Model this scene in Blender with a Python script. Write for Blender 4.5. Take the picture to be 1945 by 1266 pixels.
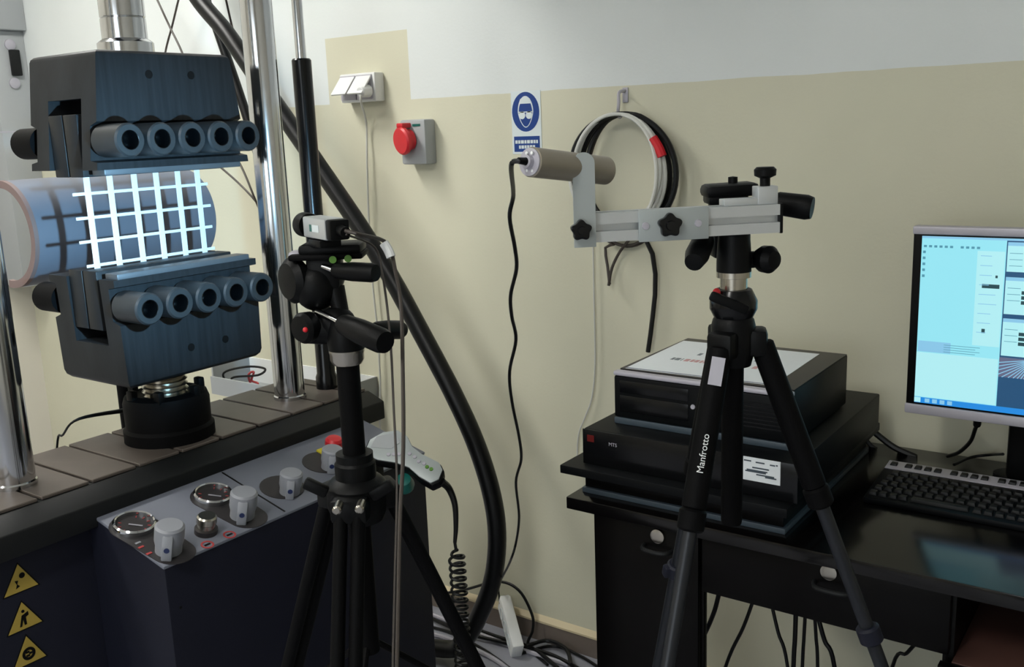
import bpy, bmesh, math, random
from mathutils import Vector, Matrix
random.seed(7)
for o in list(bpy.data.objects): bpy.data.objects.remove(o)
SC = bpy.context.scene
COL = SC.collection
V = Vector
# ------------------------------------------------------------------ camera
FPX, CX, CY, H = 1850.0, 972.5, 633.0, 1.55
YAW, PITCH, ROLL = math.radians(35.87), math.radians(11.9), math.radians(-2.2)
fw = V((-math.sin(YAW)*math.cos(PITCH), math.cos(YAW)*math.cos(PITCH), -math.sin(PITCH)))
E1 = V((math.cos(YAW), math.sin(YAW), 0))            # horizontal right of the view
E2 = V((-math.sin(YAW), math.cos(YAW), 0))           # horizontal depth of the view
EZ = V((0, 0, 1))
u0 = E1.cross(fw)
rt = E1*math.cos(ROLL) + u0*math.sin(ROLL)
up = -E1*math.sin(ROLL) + u0*math.cos(ROLL)
CAMP = V((0, 0, H))
cd = bpy.data.cameras.new('camera'); cam = bpy.data.objects.new('camera', cd); COL.objects.link(cam)
cd.sensor_width = 36; cd.lens = 36*FPX/1945; cd.clip_start = .05
cam.matrix_world = Matrix(((rt.x, up.x, -fw.x, 0), (rt.y, up.y, -fw.y, 0), (rt.z, up.z, -fw.z, H), (0, 0, 0, 1)))
SC.camera = cam
# ------------------------------------------------------------------ world, exposure
SC.view_settings.view_transform = 'Standard'; SC.view_settings.look = 'None'
SC.view_settings.gamma = 1; SC.view_settings.use_curve_mapping = False
SC.view_settings.exposure = 0.0
w = bpy.data.worlds.new('world'); SC.world = w; w.use_nodes = True
w.node_tree.nodes['Background'].inputs[0].default_value = (.8, .85, .9, 1)
w.node_tree.nodes['Background'].inputs[1].default_value = .05
# lamp ring of the measuring camera: its beam on the specimen
RINGPOS = V((-.985, .922, 1.433)); RINGDIR = (V((-1.87, 1.255, 1.40)) - RINGPOS).normalized()
sl = bpy.data.lights.new('ring_beam', 'SPOT'); sl.energy = 85; sl.color = (.36, .70, 1.0)
sl.spot_size = math.radians(58); sl.spot_blend = .8; sl.shadow_soft_size = .012
so = bpy.data.objects.new('ring_beam', sl); COL.objects.link(so)
so.location = RINGPOS + RINGDIR*.012; so.rotation_euler = RINGDIR.to_track_quat('-Z', 'Y').to_euler()
CEIL_EMIT, CEIL_EMIT_B = 43.0, 33.0
CEIL_LAMPS = [(-2.75, 1.0), (-2.75, -1.3), (-.7, -.9)]

# ------------------------------------------------------------------ helpers
def ray(x, y): return fw + rt*((x-CX)/FPX) - up*((y-CY)/FPX)
def at(x, y, X=None, Y=None, Z=None, D=None):
    d = ray(x, y)
    t = X/d.x if X is not None else Y/d.y if Y is not None else (Z-H)/d.z if Z is not None else D
    return CAMP + d*t
def atp(x, y, p0, n):
    d = ray(x, y); return CAMP + d*((p0-CAMP).dot(n)/d.dot(n))
def C(r, g, b):
    f = lambda c: (c/255/12.92) if c/255 <= .04045 else ((c/255+.055)/1.055)**2.4
    return (f(r), f(g), f(b), 1)
def mat(name, col, rough=.5, metal=0, emit=0, spec=.5, noise=0, nscale=40, bump=0, bscale=200, stretch=None, coat=0):
    m = bpy.data.materials.new(name); m.use_nodes = True; nt = m.node_tree; b = nt.nodes['Principled BSDF']
    b.inputs['Base Color'].default_value = col; b.inputs['Roughness'].default_value = rough
    b.inputs['Metallic'].default_value = metal; b.inputs['Specular IOR Level'].default_value = spec
    if coat: b.inputs['Coat Weight'].default_value = coat
    if emit: b.inputs['Base Color'].default_value = (.02, .02, .02, 1); b.inputs['Emission Color'].default_value = col; b.inputs['Emission Strength'].default_value = emit
    tc = nt.nodes.new('ShaderNodeTexCoord'); src = tc.outputs['Object']
    if stretch:
        mp = nt.nodes.new('ShaderNodeMapping'); mp.inputs['Scale'].default_value = stretch
        nt.links.new(src, mp.inputs[0]); src = mp.outputs[0]
    if noise:
        n = nt.nodes.new('ShaderNodeTexNoise'); n.inputs['Scale'].default_value = nscale; n.inputs['Detail'].default_value = 4
        nt.links.new(src, n.inputs['Vector'])
        mx = nt.nodes.new('ShaderNodeMix'); mx.data_type = 'RGBA'
        mx.inputs['A'].default_value = tuple(c*(1-noise) for c in col[:3])+(1,)
        mx.inputs['B'].default_value = tuple(min(1, c*(1+noise)) for c in col[:3])+(1,)
        nt.links.new(n.outputs['Fac'], mx.inputs['Factor']); nt.links.new(mx.outputs['Result'], b.inputs['Base Color'])
    if bump:
        n2 = nt.nodes.new('ShaderNodeTexNoise'); n2.inputs['Scale'].default_value = bscale; n2.inputs['Detail'].default_value = 3
        nt.links.new(src, n2.inputs['Vector'])
        bp = nt.nodes.new('ShaderNodeBump'); bp.inputs['Strength'].default_value = bump; bp.inputs['Distance'].default_value = .002
        nt.links.new(n2.outputs['Fac'], bp.inputs['Height']); nt.links.new(bp.outputs[0], b.inputs['Normal'])
    return m
WL = {}
class MB:
    def __init__(s): s.bm = bmesh.new()
    def box(s, c, size, basis=None, bev=0, seg=2):
        t = bmesh.new(); bmesh.ops.create_cube(t, size=1)
        for v in t.verts: v.co = V((v.co.x*size[0], v.co.y*size[1], v.co.z*size[2]))
        if bev: bmesh.ops.bevel(t, geom=t.edges[:], offset=bev, segments=seg, affect='EDGES', profile=.5)
        s._add(t, c, basis); return s
    def bb(s, x0, x1, y0, y1, z0, z1, bev=0, seg=2):
        return s.box(V(((x0+x1)/2, (y0+y1)/2, (z0+z1)/2)), (x1-x0, y1-y0, z1-z0), None, bev, seg)
    def _add(s, t, c=V((0, 0, 0)), basis=None):
        vm = {}
        for v in t.verts:
            co = v.co if basis is None else basis[0]*v.co.x+basis[1]*v.co.y+basis[2]*v.co.z
            vm[v] = s.bm.verts.new(co+c)
        for f in t.faces:
            try: s.bm.faces.new([vm[v] for v in f.verts])
            except ValueError: pass
        t.free()
    def lathe(s, prof, o, axis=V((0, 0, 1)), seg=24, closed=False):
        a = axis.normalized(); h = V((1, 0, 0)) if abs(a.x) < .8 else V((0, 1, 0))
        p = a.cross(h).normalized(); q = a.cross(p)
        rings = []
        for r, z in prof:
            if r < 1e-6: rings.append([s.bm.verts.new(o+a*z)])
            else: rings.append([s.bm.verts.new(o+a*z+(p*math.cos(2*math.pi*i/seg)+q*math.sin(2*math.pi*i/seg))*r) for i in range(seg)])
        pairs = list(zip(rings[:-1], rings[1:])) + ([(rings[-1], rings[0])] if closed else [])
        for A, B in pairs:
            for i in range(seg):
                j = (i+1) % seg
                a_, b_, c_, d_ = A[i % len(A)], A[j % len(A)], B[j % len(B)], B[i % len(B)]
                vs = []
                for v in (a_, b_, c_, d_):
                    if v not in vs: vs.append(v)
                if len(vs) > 2: s.bm.faces.new(vs)
        return s
    def cyl(s, p0, p1, r0, r1=None, seg=24, ch=0):
        r1 = r0 if r1 is None else r1; d = p1-p0; L = d.length
        if ch: pr = [(0, 0), (r0-ch, 0), (r0, ch), (r1, L-ch), (r1-ch, L), (0, L)]
        else: pr = [(0, 0), (r0, 0), (r1, L), (0, L)]
        return s.lathe(pr, p0, d, seg)
    def tube(s, pts, r, seg=8, sub=6):
        P = spline(pts, sub); n = len(P); rings = []
        t0 = (P[1]-P[0]).normalized(); nrm = t0.orthogonal().normalized()
        for i, p in enumerate(P):
            t = (P[min(i+1, n-1)]-P[max(i-1, 0)]).normalized()
            nrm = (nrm - t*nrm.dot(t)); nrm = nrm.normalized() if nrm.length > 1e-6 else t.orthogonal().normalized()
            b = t.cross(nrm); rr = r(i/(n-1)) if callable(r) else r
            rings.append([s.bm.verts.new(p+(nrm*math.cos(2*math.pi*k/seg)+b*math.sin(2*math.pi*k/seg))*rr) for k in range(seg)])
        for A, B in zip(rings[:-1], rings[1:]):
            for k in range(seg): s.bm.faces.new((A[k], A[(k+1) % seg], B[(k+1) % seg], B[k]))
        s.bm.faces.new(rings[0][::-1]); s.bm.faces.new(rings[-1]); return s
    def prism(s, poly, vec, bev=0):
        t = bmesh.new(); A = [t.verts.new(p) for p in poly]; B = [t.verts.new(p+vec) for p in poly]; n = len(poly)
        t.faces.new(A); t.faces.new(B[::-1])
        for i in range(n): t.faces.new((A[i], B[i], B[(i+1) % n], A[(i+1) % n]))
        bmesh.ops.recalc_face_normals(t, faces=t.faces)
        if bev: bmesh.ops.bevel(t, geom=t.edges[:], offset=bev, segments=2, affect='EDGES', profile=.5)
        s._add(t); return s
    def ell(s, c, rad, basis=None, u=20, v=12):
        t = bmesh.new(); bmesh.ops.create_uvsphere(t, u_segments=u, v_segments=v, radius=1)
        for q in t.verts: q.co = V((q.co.x*rad[0], q.co.y*rad[1], q.co.z*rad[2]))
        s._add(t, c, basis); return s
    def hull(s): bmesh.ops.convex_hull(s.bm, input=s.bm.verts[:]); return s
    def build(s, name, m, parent=None, kind=None, origin=None, smooth=35, shared=False):
        bm = s.bm; bmesh.ops.recalc_face_normals(bm, faces=bm.faces)
        if parent is not None: org = WL[parent]
        elif origin is not None: org = V(origin)
        else:
            xs = [v.co for v in bm.verts]
            org = V(((min(c.x for c in xs)+max(c.x for c in xs))/2, (min(c.y for c in xs)+max(c.y for c in xs))/2, min(c.z for c in xs)))
        if not shared:
            for v in bm.verts: v.co -= org
        me = bpy.data.meshes.new(name); bm.to_mesh(me); bm.free()
        for p in me.polygons: p.use_smooth = True
        me.set_sharp_from_angle(angle=math.radians(smooth))
        me.materials.append(m)
        o = bpy.data.objects.new(name, me); COL.objects.link(o)
        if parent is not None: o.parent = parent
        elif not shared: o.location = org
        WL[o] = org
        if kind: o['kind'] = kind
        return o
def spline(pts, sub):
    if sub <= 1 or len(pts) < 3: return [V(p) for p in pts]
    P = [pts[0]*2-pts[1]]+list(pts)+[pts[-1]*2-pts[-2]]; out = []
    for i in range(1, len(P)-2):
        a, b, c, d = P[i-1:i+3]
        for k in range(sub):
            t = k/sub
            out.append(.5*((2*b)+(c-a)*t+(2*a-5*b+4*c-d)*t*t+(3*b-a-3*c+d)*t**3))
    out.append(P[-2].copy()); return out
def thing(name, label, cat, loc, group=None):
    o = bpy.data.objects.new(name, None); COL.objects.link(o); o.location = loc; o.empty_display_size = .05
    WL[o] = V(loc); return tag(o, label, cat, group)
def tag(o, label, cat, group=None):
    o['label'] = label; o['category'] = cat
    if group: o['group'] = group
    return o
def copies(mesh_mb, name, m, parent, locs, smooth=35, label=None):
    """alike parts: one shared mesh (built around the origin), one object per place"""
    first = None; out = []
    for p in locs:
        if first is None:
            o = mesh_mb.build(name, m, parent, shared=True, smooth=smooth); first = o
        else:
            o = first.copy(); COL.objects.link(o); o.parent = parent; WL[o] = WL[parent]
        o.location = V(p)-WL[parent]; WL[o] = V(p); out.append(o)
        if label: o['label'] = label
    return out
def text(body, name, m, parent, origin, right, upv, size, depth=.0002, align='LEFT'):
    cu = bpy.data.curves.new(name, 'FONT'); cu.body = body; cu.size = size; cu.align_x = align; cu.extrude = depth
    t = bpy.data.objects.new(name, cu); COL.objects.link(t)
    me = bpy.data.meshes.new_from_object(t); bpy.data.objects.remove(t)
    n = right.cross(upv)
    for v in me.vertices: v.co = V(origin)+right*v.co.x+upv*v.co.y+n*v.co.z-WL[parent]
    me.materials.clear(); me.materials.append(m)
    o = bpy.data.objects.new(name, me); COL.objects.link(o); o.parent = parent; WL[o] = WL[parent]; return o

# ------------------------------------------------------------------ materials
M = {}
M['black'] = mat('black_plastic', C(9, 10, 11), .45, spec=.13, bump=.1, bscale=600)
M['matte'] = mat('matte_black', C(7, 7, 8), .6, spec=.08, bump=.15, bscale=400)
M['rubber'] = mat('black_rubber', C(11, 12, 13), .38, spec=.3)
M['gloss'] = mat('gloss_black', C(9, 10, 12), .22, spec=.3)
M['steel'] = mat('dark_brushed_steel', C(36, 38, 40), .45, .15, spec=.2, noise=.55, nscale=6, stretch=(3, 16, .8), bump=.05, bscale=40)
M['steel_l'] = mat('blued_steel', C(92, 96, 100), .4, .4, noise=.2, nscale=20)
M['bolt'] = mat('bolt_steel', C(50, 53, 55), .42, .4, noise=.2, nscale=60)
M['socket'] = mat('hole_shade_black', C(5, 6, 7), .18, spec=.5)  # shade inside the bolt holes, put into the colour
M['chrome'] = mat('chrome', C(205, 207, 210), .12, 1, noise=.06, nscale=8)
M['nickel'] = mat('nickel', C(175, 170, 160), .25, 1, noise=.1, nscale=30)
M['navy'] = mat('navy_paint', C(24, 26, 38), .5, spec=.2, noise=.1, nscale=15, bump=.1, bscale=300)
M['table'] = mat('table_steel', C(92, 84, 78), .5, .2, noise=.15, nscale=25)
M['tabledark'] = mat('table_paint', C(20, 22, 23), .5, spec=.25, noise=.15, nscale=20)
M['panel'] = mat('panel_grey', C(112, 116, 128), .5, noise=.05, nscale=30)
M['dgrey'] = mat('escutcheon', C(40, 37, 39), .5)
M['knob'] = mat('knob_grey', C(140, 143, 150), .45)
M['red'] = mat('red_plastic', C(205, 32, 44), .4)
M['yellow'] = mat('yellow_plastic', C(205, 190, 40), .5)
M['sticker'] = mat('sticker_yellow', C(176, 152, 68), .5, noise=.06, nscale=80)
M['ink'] = mat('ink_black', C(9, 9, 9), .5, spec=.2)
M['blue_dot'] = mat('blue_dot', C(24, 40, 84), .4)
M['grid'] = mat('geogrid_white', C(226, 230, 232), .5)
M['pipe'] = mat('pipe_grey', C(104, 108, 118), .5, noise=.06, nscale=10)
M['pipein'] = mat('pipe_rim', C(120, 98, 92), .6, noise=.1, nscale=30)
M['alu'] = mat('aluminium', C(196, 200, 202), .38, .6, noise=.05, nscale=40)
M['plate'] = mat('grey_plate', C(165, 172, 172), .45, .3, noise=.04, nscale=30)
M['tube'] = mat('anodised_tube', C(150, 142, 128), .4, .4, noise=.05, nscale=30)
M['white'] = mat('white_plastic', C(228, 230, 230), .4)
M['whitec'] = mat('white_cable', C(205, 206, 200), .5)
M['cgrey'] = mat('grey_cable', C(60, 53, 48), .5)
M['greybox'] = mat('light_grey_paint', C(160, 164, 166), .5, noise=.03, nscale=10)
M['green'] = mat('green_level', C(84, 128, 52), .3)
M['teal'] = mat('teal_rubber', C(10, 92, 84), .4)
M['paper'] = mat('paper', C(220, 226, 230), .7, noise=.02, nscale=60)
M['blue'] = mat('sign_blue', C(14, 58, 130), .4)
M['rail'] = mat('sign_white', C(214, 224, 226), .4)
M['silver'] = mat('silver_plastic', C(176, 174, 184), .4, .2)
M['desk'] = mat('black_wood', C(8, 7, 7), .28, noise=.3, nscale=6, stretch=(1, 12, 12), spec=.12)
M['desktop'] = mat('polished_black_wood', C(8, 7, 7), .16, spec=.4, noise=.3, nscale=6, stretch=(1, 12, 12))
M['gunmetal'] = mat('gunmetal', C(25, 28, 34), .4, .25)
M['deskrefl'] = mat('reflection_brown', C(80, 54, 48), .5, noise=.15, nscale=10)  # reddish reflection in the glossy drawer, put into a colour
M['pcblk'] = mat('pc_black', C(9, 11, 13), .45, spec=.12)
M['pctop'] = mat('pc_top', C(66, 63, 60), .5, .2)
M['pcgrey'] = mat('pc_bluegrey', C(58, 70, 80), .45)
M['key'] = mat('key_black', C(15, 16, 17), .5, spec=.3)
M['redtxt'] = mat('ink_red', C(170, 60, 60), .6)
M['printgrey'] = mat('faded_print', C(112, 120, 128), .7)
M['printred'] = mat('faded_red_print', C(192, 148, 150), .7)
M['shadedred'] = mat('shaded_red', C(92, 18, 16), .5, spec=.2)  # red darkened in the colour for the shade on the controller front
M['led'] = mat('led_white', (1, 1, 1, 1), .4, emit=6)
M['scr'] = mat('screen_pane', C(150, 232, 246), .3, emit=.95)
M['scr2'] = mat('screen_pane_light', C(178, 240, 246), .3, emit=.95)
M['scr3'] = mat('screen_band', C(140, 205, 240), .3, emit=.9)
M['scrline'] = mat('screen_line', C(86, 170, 196), .3, emit=.7)
M['scrdark'] = mat('screen_dark', C(14, 74, 84), .3, emit=.7)
M['scrbar'] = mat('screen_bar', C(6, 140, 230), .3, emit=.9)
M['scrdesk'] = mat('screen_desktop', C(6, 78, 124), .3, emit=.85)
M['scrgrey'] = mat('screen_picture', C(110, 116, 150), .3, emit=.7)
M['lamp'] = mat('lamp_diffuser', (1.0, .985, .93, 1), .5, emit=CEIL_EMIT)
M['lampb'] = mat('lamp_diffuser_dim', (1.0, .985, .93, 1), .5, emit=CEIL_EMIT_B)
M['fill_light'] = mat('fill_pane', (.86, .94, 1.0, 1), .3, emit=5)  # glow of an added, unseen pane that serves as fill
M['ceil'] = mat('ceiling_white', C(225, 222, 215), .8)
M['floor'] = mat('floor_grey', C(150, 152, 162), .45, noise=.08, nscale=12, bump=.05, bscale=60)
M['skirt'] = mat('skirting_tile', C(112, 102, 94), .5, noise=.08, nscale=14)
M['skirtcap'] = mat('skirting_cap', C(206, 192, 158), .6)
M['wallo'] = mat('wall_plain', C(214, 210, 198), .75)
# two-tone painted wall: cream dado below a line, off-white above, one cream patch round the socket
DADO = 1.645
def wall_mat():
    m = bpy.data.materials.new('two_tone_wall'); m.use_nodes = True; nt = m.node_tree; b = nt.nodes['Principled BSDF']
    b.inputs['Roughness'].default_value = .65; b.inputs['Specular IOR Level'].default_value = .25
    g = nt.nodes.new('ShaderNodeNewGeometry'); sp = nt.nodes.new('ShaderNodeSeparateXYZ'); nt.links.new(g.outputs['Position'], sp.inputs[0])
    def mth(op, a, bb):
        n = nt.nodes.new('ShaderNodeMath'); n.operation = op
        for i, q in enumerate((a, bb)):
            if isinstance(q, (int, float)): n.inputs[i].default_value = q
            else: nt.links.new(q, n.inputs[i])
        return n.outputs[0]
    wob = nt.nodes.new('ShaderNodeTexNoise'); wob.inputs['Scale'].default_value = 9; nt.links.new(g.outputs['Position'], wob.inputs['Vector'])
    wz = mth('ADD', sp.outputs['Z'], mth('MULTIPLY', mth('SUBTRACT', wob.outputs['Fac'], .5), .006))
    low = mth('LESS_THAN', wz, DADO)
    px = mth('MULTIPLY', mth('GREATER_THAN', sp.outputs['X'], -2.322), mth('LESS_THAN', sp.outputs['X'], -1.979))
    pz = mth('MULTIPLY', px, mth('LESS_THAN', sp.outputs['Z'], 1.846))
    fac = mth('MAXIMUM', low, pz)
    mx = nt.nodes.new('ShaderNodeMix'); mx.data_type = 'RGBA'; nt.links.new(fac, mx.inputs['Factor'])
    mx.inputs['A'].default_value = C(224, 229, 228); mx.inputs['B'].default_value = C(213, 211, 189)
    n = nt.nodes.new('ShaderNodeTexNoise'); n.inputs['Scale'].default_value = 3; n.inputs['Detail'].default_value = 5
    nt.links.new(g.outputs['Position'], n.inputs['Vector'])
    mu = nt.nodes.new('ShaderNodeMix'); mu.data_type = 'RGBA'; mu.blend_type = 'MULTIPLY'; mu.inputs['Factor'].default_value = .12
    nt.links.new(mx.outputs['Result'], mu.inputs['A']); nt.links.new(n.outputs['Fac'], mu.inputs['B'])
    nt.links.new(mu.outputs['Result'], b.inputs['Base Color'])
    n2 = nt.nodes.new('ShaderNodeTexNoise'); n2.inputs['Scale'].default_value = 120; nt.links.new(g.outputs['Position'], n2.inputs['Vector'])
    bp = nt.nodes.new('ShaderNodeBump'); bp.inputs['Strength'].default_value = .12; bp.inputs['Distance'].default_value = .003
    nt.links.new(n2.outputs['Fac'], bp.inputs['Height']); nt.links.new(bp.outputs[0], b.inputs['Normal'])
    return m
M['wall'] = wall_mat()

# ------------------------------------------------------------------ room
W = 2.267; XL, XR, YF, ZC = -4.3, 2.4, -3.2, 3.05
def struct(name, mb, m, parent=None):
    return mb.build(name, m, parent, kind='structure')
struct('floor', MB().bb(XL-.1, XR+.1, YF-.1, W+.1, -.1, 0), M['floor'])
struct('wall_back', MB().bb(XL-.1, XR+.1, W, W+.12, 0, ZC), M['wall'])
struct('wall_left', MB().bb(XL-.12, XL, YF, W, 0, ZC), M['wallo'])
struct('wall_right', MB().bb(XR, XR+.12, YF, W, 0, ZC), M['wallo'])
struct('wall_front', MB().bb(XL-.1, XR+.1, YF-.12, YF, 0, ZC), M['wallo'])
struct('ceiling', MB().bb(XL-.1, XR+.1, YF-.1, W+.1, ZC, ZC+.1), M['ceil'])
bsb = struct('baseboard_back', MB().bb(XL, XR, W-.012, W, 0, .062), M['skirt'])
struct('cap', MB().prism([V((XL, W, .062)), V((XL, W-.014, .062)), V((XL, W-.014, .068)), V((XL, W, .082))], V((XR-XL, 0, 0))), M['skirtcap'], bsb)
for i, (x, y) in enumerate(CEIL_LAMPS):
    t = thing('ceiling_lamp', ['long ceiling lamp behind the testing machine near the painted wall', 'long ceiling lamp in the open half of the room near the left wall', 'long ceiling lamp over the open middle of the room'][i], 'lamp', (x, y, ZC-.07), 'ceiling lamps')
    MB().bb(x-.16, x+.16, y-.62, y+.62, ZC-.05, ZC, .008).build('housing', M['white'], t)
    MB().bb(x-.14, x+.14, y-.6, y+.6, ZC-.07, ZC-.05, .006).build('diffuser', M['lamp' if i == 0 else 'lampb'], t)

# daylight pane added behind the camera to brighten the wall under the desk
wn = MB().bb(-1.0, .8, YF-.002, YF+.004, 1.0, 2.3).build('fill_window', M['fill_light'], kind='structure')
for q_ in ((-1.06, -.995, .95, 2.35), (.795, .86, .95, 2.35), (-.03, .03, .95, 2.35)):
    MB().bb(q_[0], q_[1], YF, YF+.05, q_[2], q_[3], .004).build('fill_pane_frame', M['white'], wn)  # frame added round the fill pane
for z in (.97, 2.33): MB().bb(-1.06, .86, YF, YF+.05, z-.035, z+.035, .004).build('fill_pane_frame', M['white'], wn)
# ------------------------------------------------------------------ testing machine
AX, AY = -1.87, 1.255
mc = thing('testing_machine', 'black two-column hydraulic testing machine with bolted grips and grey control console', 'machine', (AX, AY, 0))
# table with cross slots
tb = MB()
tb.prism([V((x, .70, z)) for x, z in ((-2.03, .825), (-1.70, .825), (-1.70, .872), (-1.752, .893), (-2.03, .893))], V((0, 1.075, 0)), .003)
tbo = tb.build('table', M['tabledark'], mc)
ys = [.705]+[.78+.105*i for i in range(10)]+[1.77]
bars = []
for a, b in zip(ys[:-1], ys[1:]):
    bars.append(MB().bb(-2.022, -1.757, a+.004, b-.004, .893, .90, .0015, 1).build('table_strip', M['table'], tbo))
MB().bb(-1.99, -1.735, .74, 1.735, 0, .825, .006).build('base_body', M['navy'], mc)
# columns
for y in (AY-.356, AY+.356):
    c = MB().lathe([(0, .90), (.0405, .90), (.0405, .908), (.038, .911), (.038, 2.5), (0, 2.5)], V((AX, y, 0)), seg=40).build('column', M['chrome'], mc)
MB().bb(AX-.15, AX+.15, .72, 1.79, 2.3, 2.52, .02).build('crosshead', M['navy'], mc)
# crosshead lift cylinder
LX, LY = -1.857, 1.728
lz = at(583, 112, X=LX).z
MB().lathe([(0, .90), (.028, .90), (.028, .93), (.024, .94), (.024, lz-.004), (.021, lz), (0, lz)], V((LX, LY, 0)), seg=24).build('lift_cylinder', M['gloss'], mc)
MB().cyl(V((LX, LY, lz)), V((LX, LY, 2.3)), .013, seg=20).build('lift_rod', M['chrome'], mc)
# upper rod and load cell
MB().lathe([(0, 1.715), (.056, 1.715), (.056, 1.752), (.05, 1.757), (.045, 1.76), (.045, 1.80), (.043, 1.802), (.045, 1.804), (.045, 2.31), (0, 2.31)], V((AX, AY, 0)), seg=36).build('upper_rod', M['chrome'], mc)
# lower actuator: black boot, threaded rod
MB().lathe([(0, .90), (.098, .90), (.098, .925), (.092, .932), (.093, .985), (.088, 1.0), (.07, 1.006), (.06, 1.0), (0, 1.0)], V((AX, AY, 0)), seg=40).build('actuator_boot', M['matte'], mc)
prf = [(0, .995)]
for i in range(6): prf += [(.05, .998+.011*i), (.044, .9985+.011*i+.005)]
MB().lathe(prf+[(.05, 1.068), (0, 1.068)], V((AX, AY, 0)), seg=32).build('threaded_rod', M['nickel'], mc)
lug = MB().box(V((0, 0, 0)), (.022, .016, .03), None, .004)
copies(lug, 'boot_lug', M['black'], mc, [V((AX+.078*math.cos(a), AY+.078*math.sin(a), 1.007)) for a in (.3, 1.3, 2.4, 3.6, 4.6, 5.5)])
# grips (upper and lower are mirror images)
ZM = 1.392
GY = 1.266
def grip(sgn, name):
    zz = lambda d: ZM+sgn*d
    xf, xb = -1.752, -1.988
    prof = [(xf, .108), (xf, .122), (xf-.022, .126), (xf-.022, .192), (xf, .20), (xf, .335), (xb, .335), (xb, .20), (xb+.022, .192), (xb+.022, .126), (xb, .122), (xb, .108),
            (-1.921, .108), (-1.921, .245), (-1.803, .245), (-1.803, .108)]
    hw = lambda d: (.178-(d-.108)*.03) if sgn < 0 else .183-(d-.108)*.117
    t = bmesh.new()
    A = [t.verts.new(V((x, GY-hw(d), zz(d)))) for x, d in prof]; B = [t.verts.new(V((x, GY+hw(d), zz(d)))) for x, d in prof]
    n = len(prof)
    for a in (A, B):   # end caps as clean quads: two cheeks and the bridge
        pass
    fa = t.faces.new(A); fb = t.faces.new(B[::-1])
    for i in range(n): t.faces.new((A[i], B[i], B[(i+1) % n], A[(i+1) % n]))
    bmesh.ops.recalc_face_normals(t, faces=t.faces)
    es = [e for e in t.edges if all(abs(abs(v.co.z-ZM)-.335) < 1e-4 for v in e.verts)]
    bmesh.ops.bevel(t, geom=es, offset=.012 if sgn > 0 else .02, segments=3, affect='EDGES', profile=.5)
    g = MB(); g._add(t); go = g.build(name, M['steel'], mc, smooth=30)
    # wedge inserts, meeting at the specimen
    for x0, x1, nm in ((-1.9205, -1.8725, 0), (-1.8675, -1.820, 1)):
        z0, z1 = sorted((zz(.094), zz(.216)))
        MB().bb(x0, x1, GY-.172, GY+.165, z0, z1, .002).build('jaw_insert', M['steel'], go)
    z0, z1 = sorted((zz(.097), zz(.112)))
    MB().bb(-1.80, -1.757, GY-.165, GY+.165, z0, z1, .002).build('keeper_bar', M['steel_l'], go)
    # five socket bolts front, five rear
    bl = MB().lathe([(0, .03), (.0165, .03), (.0165, .078), (.019, .081), (.029, .081), (.032, .077), (.032, 0), (0, 0)], V((0, 0, 0)), V((1, 0, 0)), 28)
    ys_ = [AY+.0705*(i-2) for i in range(5)]
    copies(bl, 'clamp_bolt', M['bolt'], go, [V((xf-.008, y, zz(.163))) for y in ys_])
    cup = MB().lathe([(0, .034), (.014, .034), (.0162, .037), (.0162, .0785), (.0175, .0808), (.0185, .0812)], V((0, 0, 0)), V((1, 0, 0)), 24)
    copies(cup, 'bolt_socket', M['socket'], go, [V((xf-.008, y, zz(.163))) for y in ys_])  # near-black lining carries the shade of the hole
    bl = MB().lathe([(0, .03), (.0165, .03), (.0165, .078), (.019, .081), (.029, .081), (.032, .077), (.032, 0), (0, 0)], V((0, 0, 0)), V((-1, 0, 0)), 28)
    copies(bl, 'clamp_bolt', M['matte'], go, [V((xb+.008, y, zz(.163))) for y in ys_])
    # threaded holes (dark plugs set in the front face)
    hl = MB().cyl(V((-.01, 0, 0)), V((.0006, 0, 0)), .0085, seg=18)
    copies(hl, 'tapped_hole', M['ink'], go, [V((xf, AY+d, zz(.29 if sgn > 0 else .275))) for d in ((-.035, .065) if sgn > 0 else (-.005, .085))])
    sc = MB().lathe([(0, 0), (.0065, 0), (.0065, .006), (.005, .007), (0, .007)], V((0, 0, 0)), V((0, 0, sgn*-1)), 14)
    copies(sc, 'set_screw', M['steel'], go, [V((-1.778, AY+d, zz(.112))) for d in (-.11, .10)])
    return go
grip(1, 'upper_grip'); gl = grip(-1, 'lower_grip')
# console
PB, PF = V((-1.70, 0, .842)), V((-1.498, 0, .790))
y0c, y1c = .961, 1.69
cs = MB().prism([V((-1.735, y0c, 0)), V((PF.x, y0c, 0)), V((PF.x, y0c, PF.z-.004)), V((PB.x, y0c, PB.z-.004)), V((-1.735, y0c, PB.z-.004))], V((0, y1c-y0c, 0)), .004)
cso = cs.build('console', M['navy'], mc)
pn = V((-(PF.z-PB.z), 0, PF.x-PB.x)).normalized(); pu = (PF-PB).normalized(); PY = V((0, 1, 0))
if pn.z < 0: pn = -pn
pl = MB().box((PB+PF)/2+V((0, (y0c+y1c)/2, 0))-pn*.001, ((PF-PB).length+.004, y1c-y0c+.004, .008), (pu, PY, pn), .003)
pl.build('panel_plate', M['panel'], cso)
PP = PB+pn*.003
def onp(x, y): return atp(x, y, PP, pn)
def disc(c, r, h, m, name, parent, n=None, seg=28, r2=None):
    return MB().cyl(c, c+(n or pn)*h, r, r2, seg).build(name, m, parent)
def stadium(a, b, ra, rb, h, n):
    mb = MB()
    ex = (b-a).normalized(); ey = n.cross(ex)
    pts = [a+(ex*math.cos(t)+ey*math.sin(t))*ra for t in [math.pi/2+math.pi*k/14 for k in range(15)]]
    pts += [b+(ex*math.cos(t)+ey*math.sin(t))*rb for t in [-math.pi/2+math.pi*k/14 for k in range(15)]]
    return mb.prism(pts, n*h)
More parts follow.
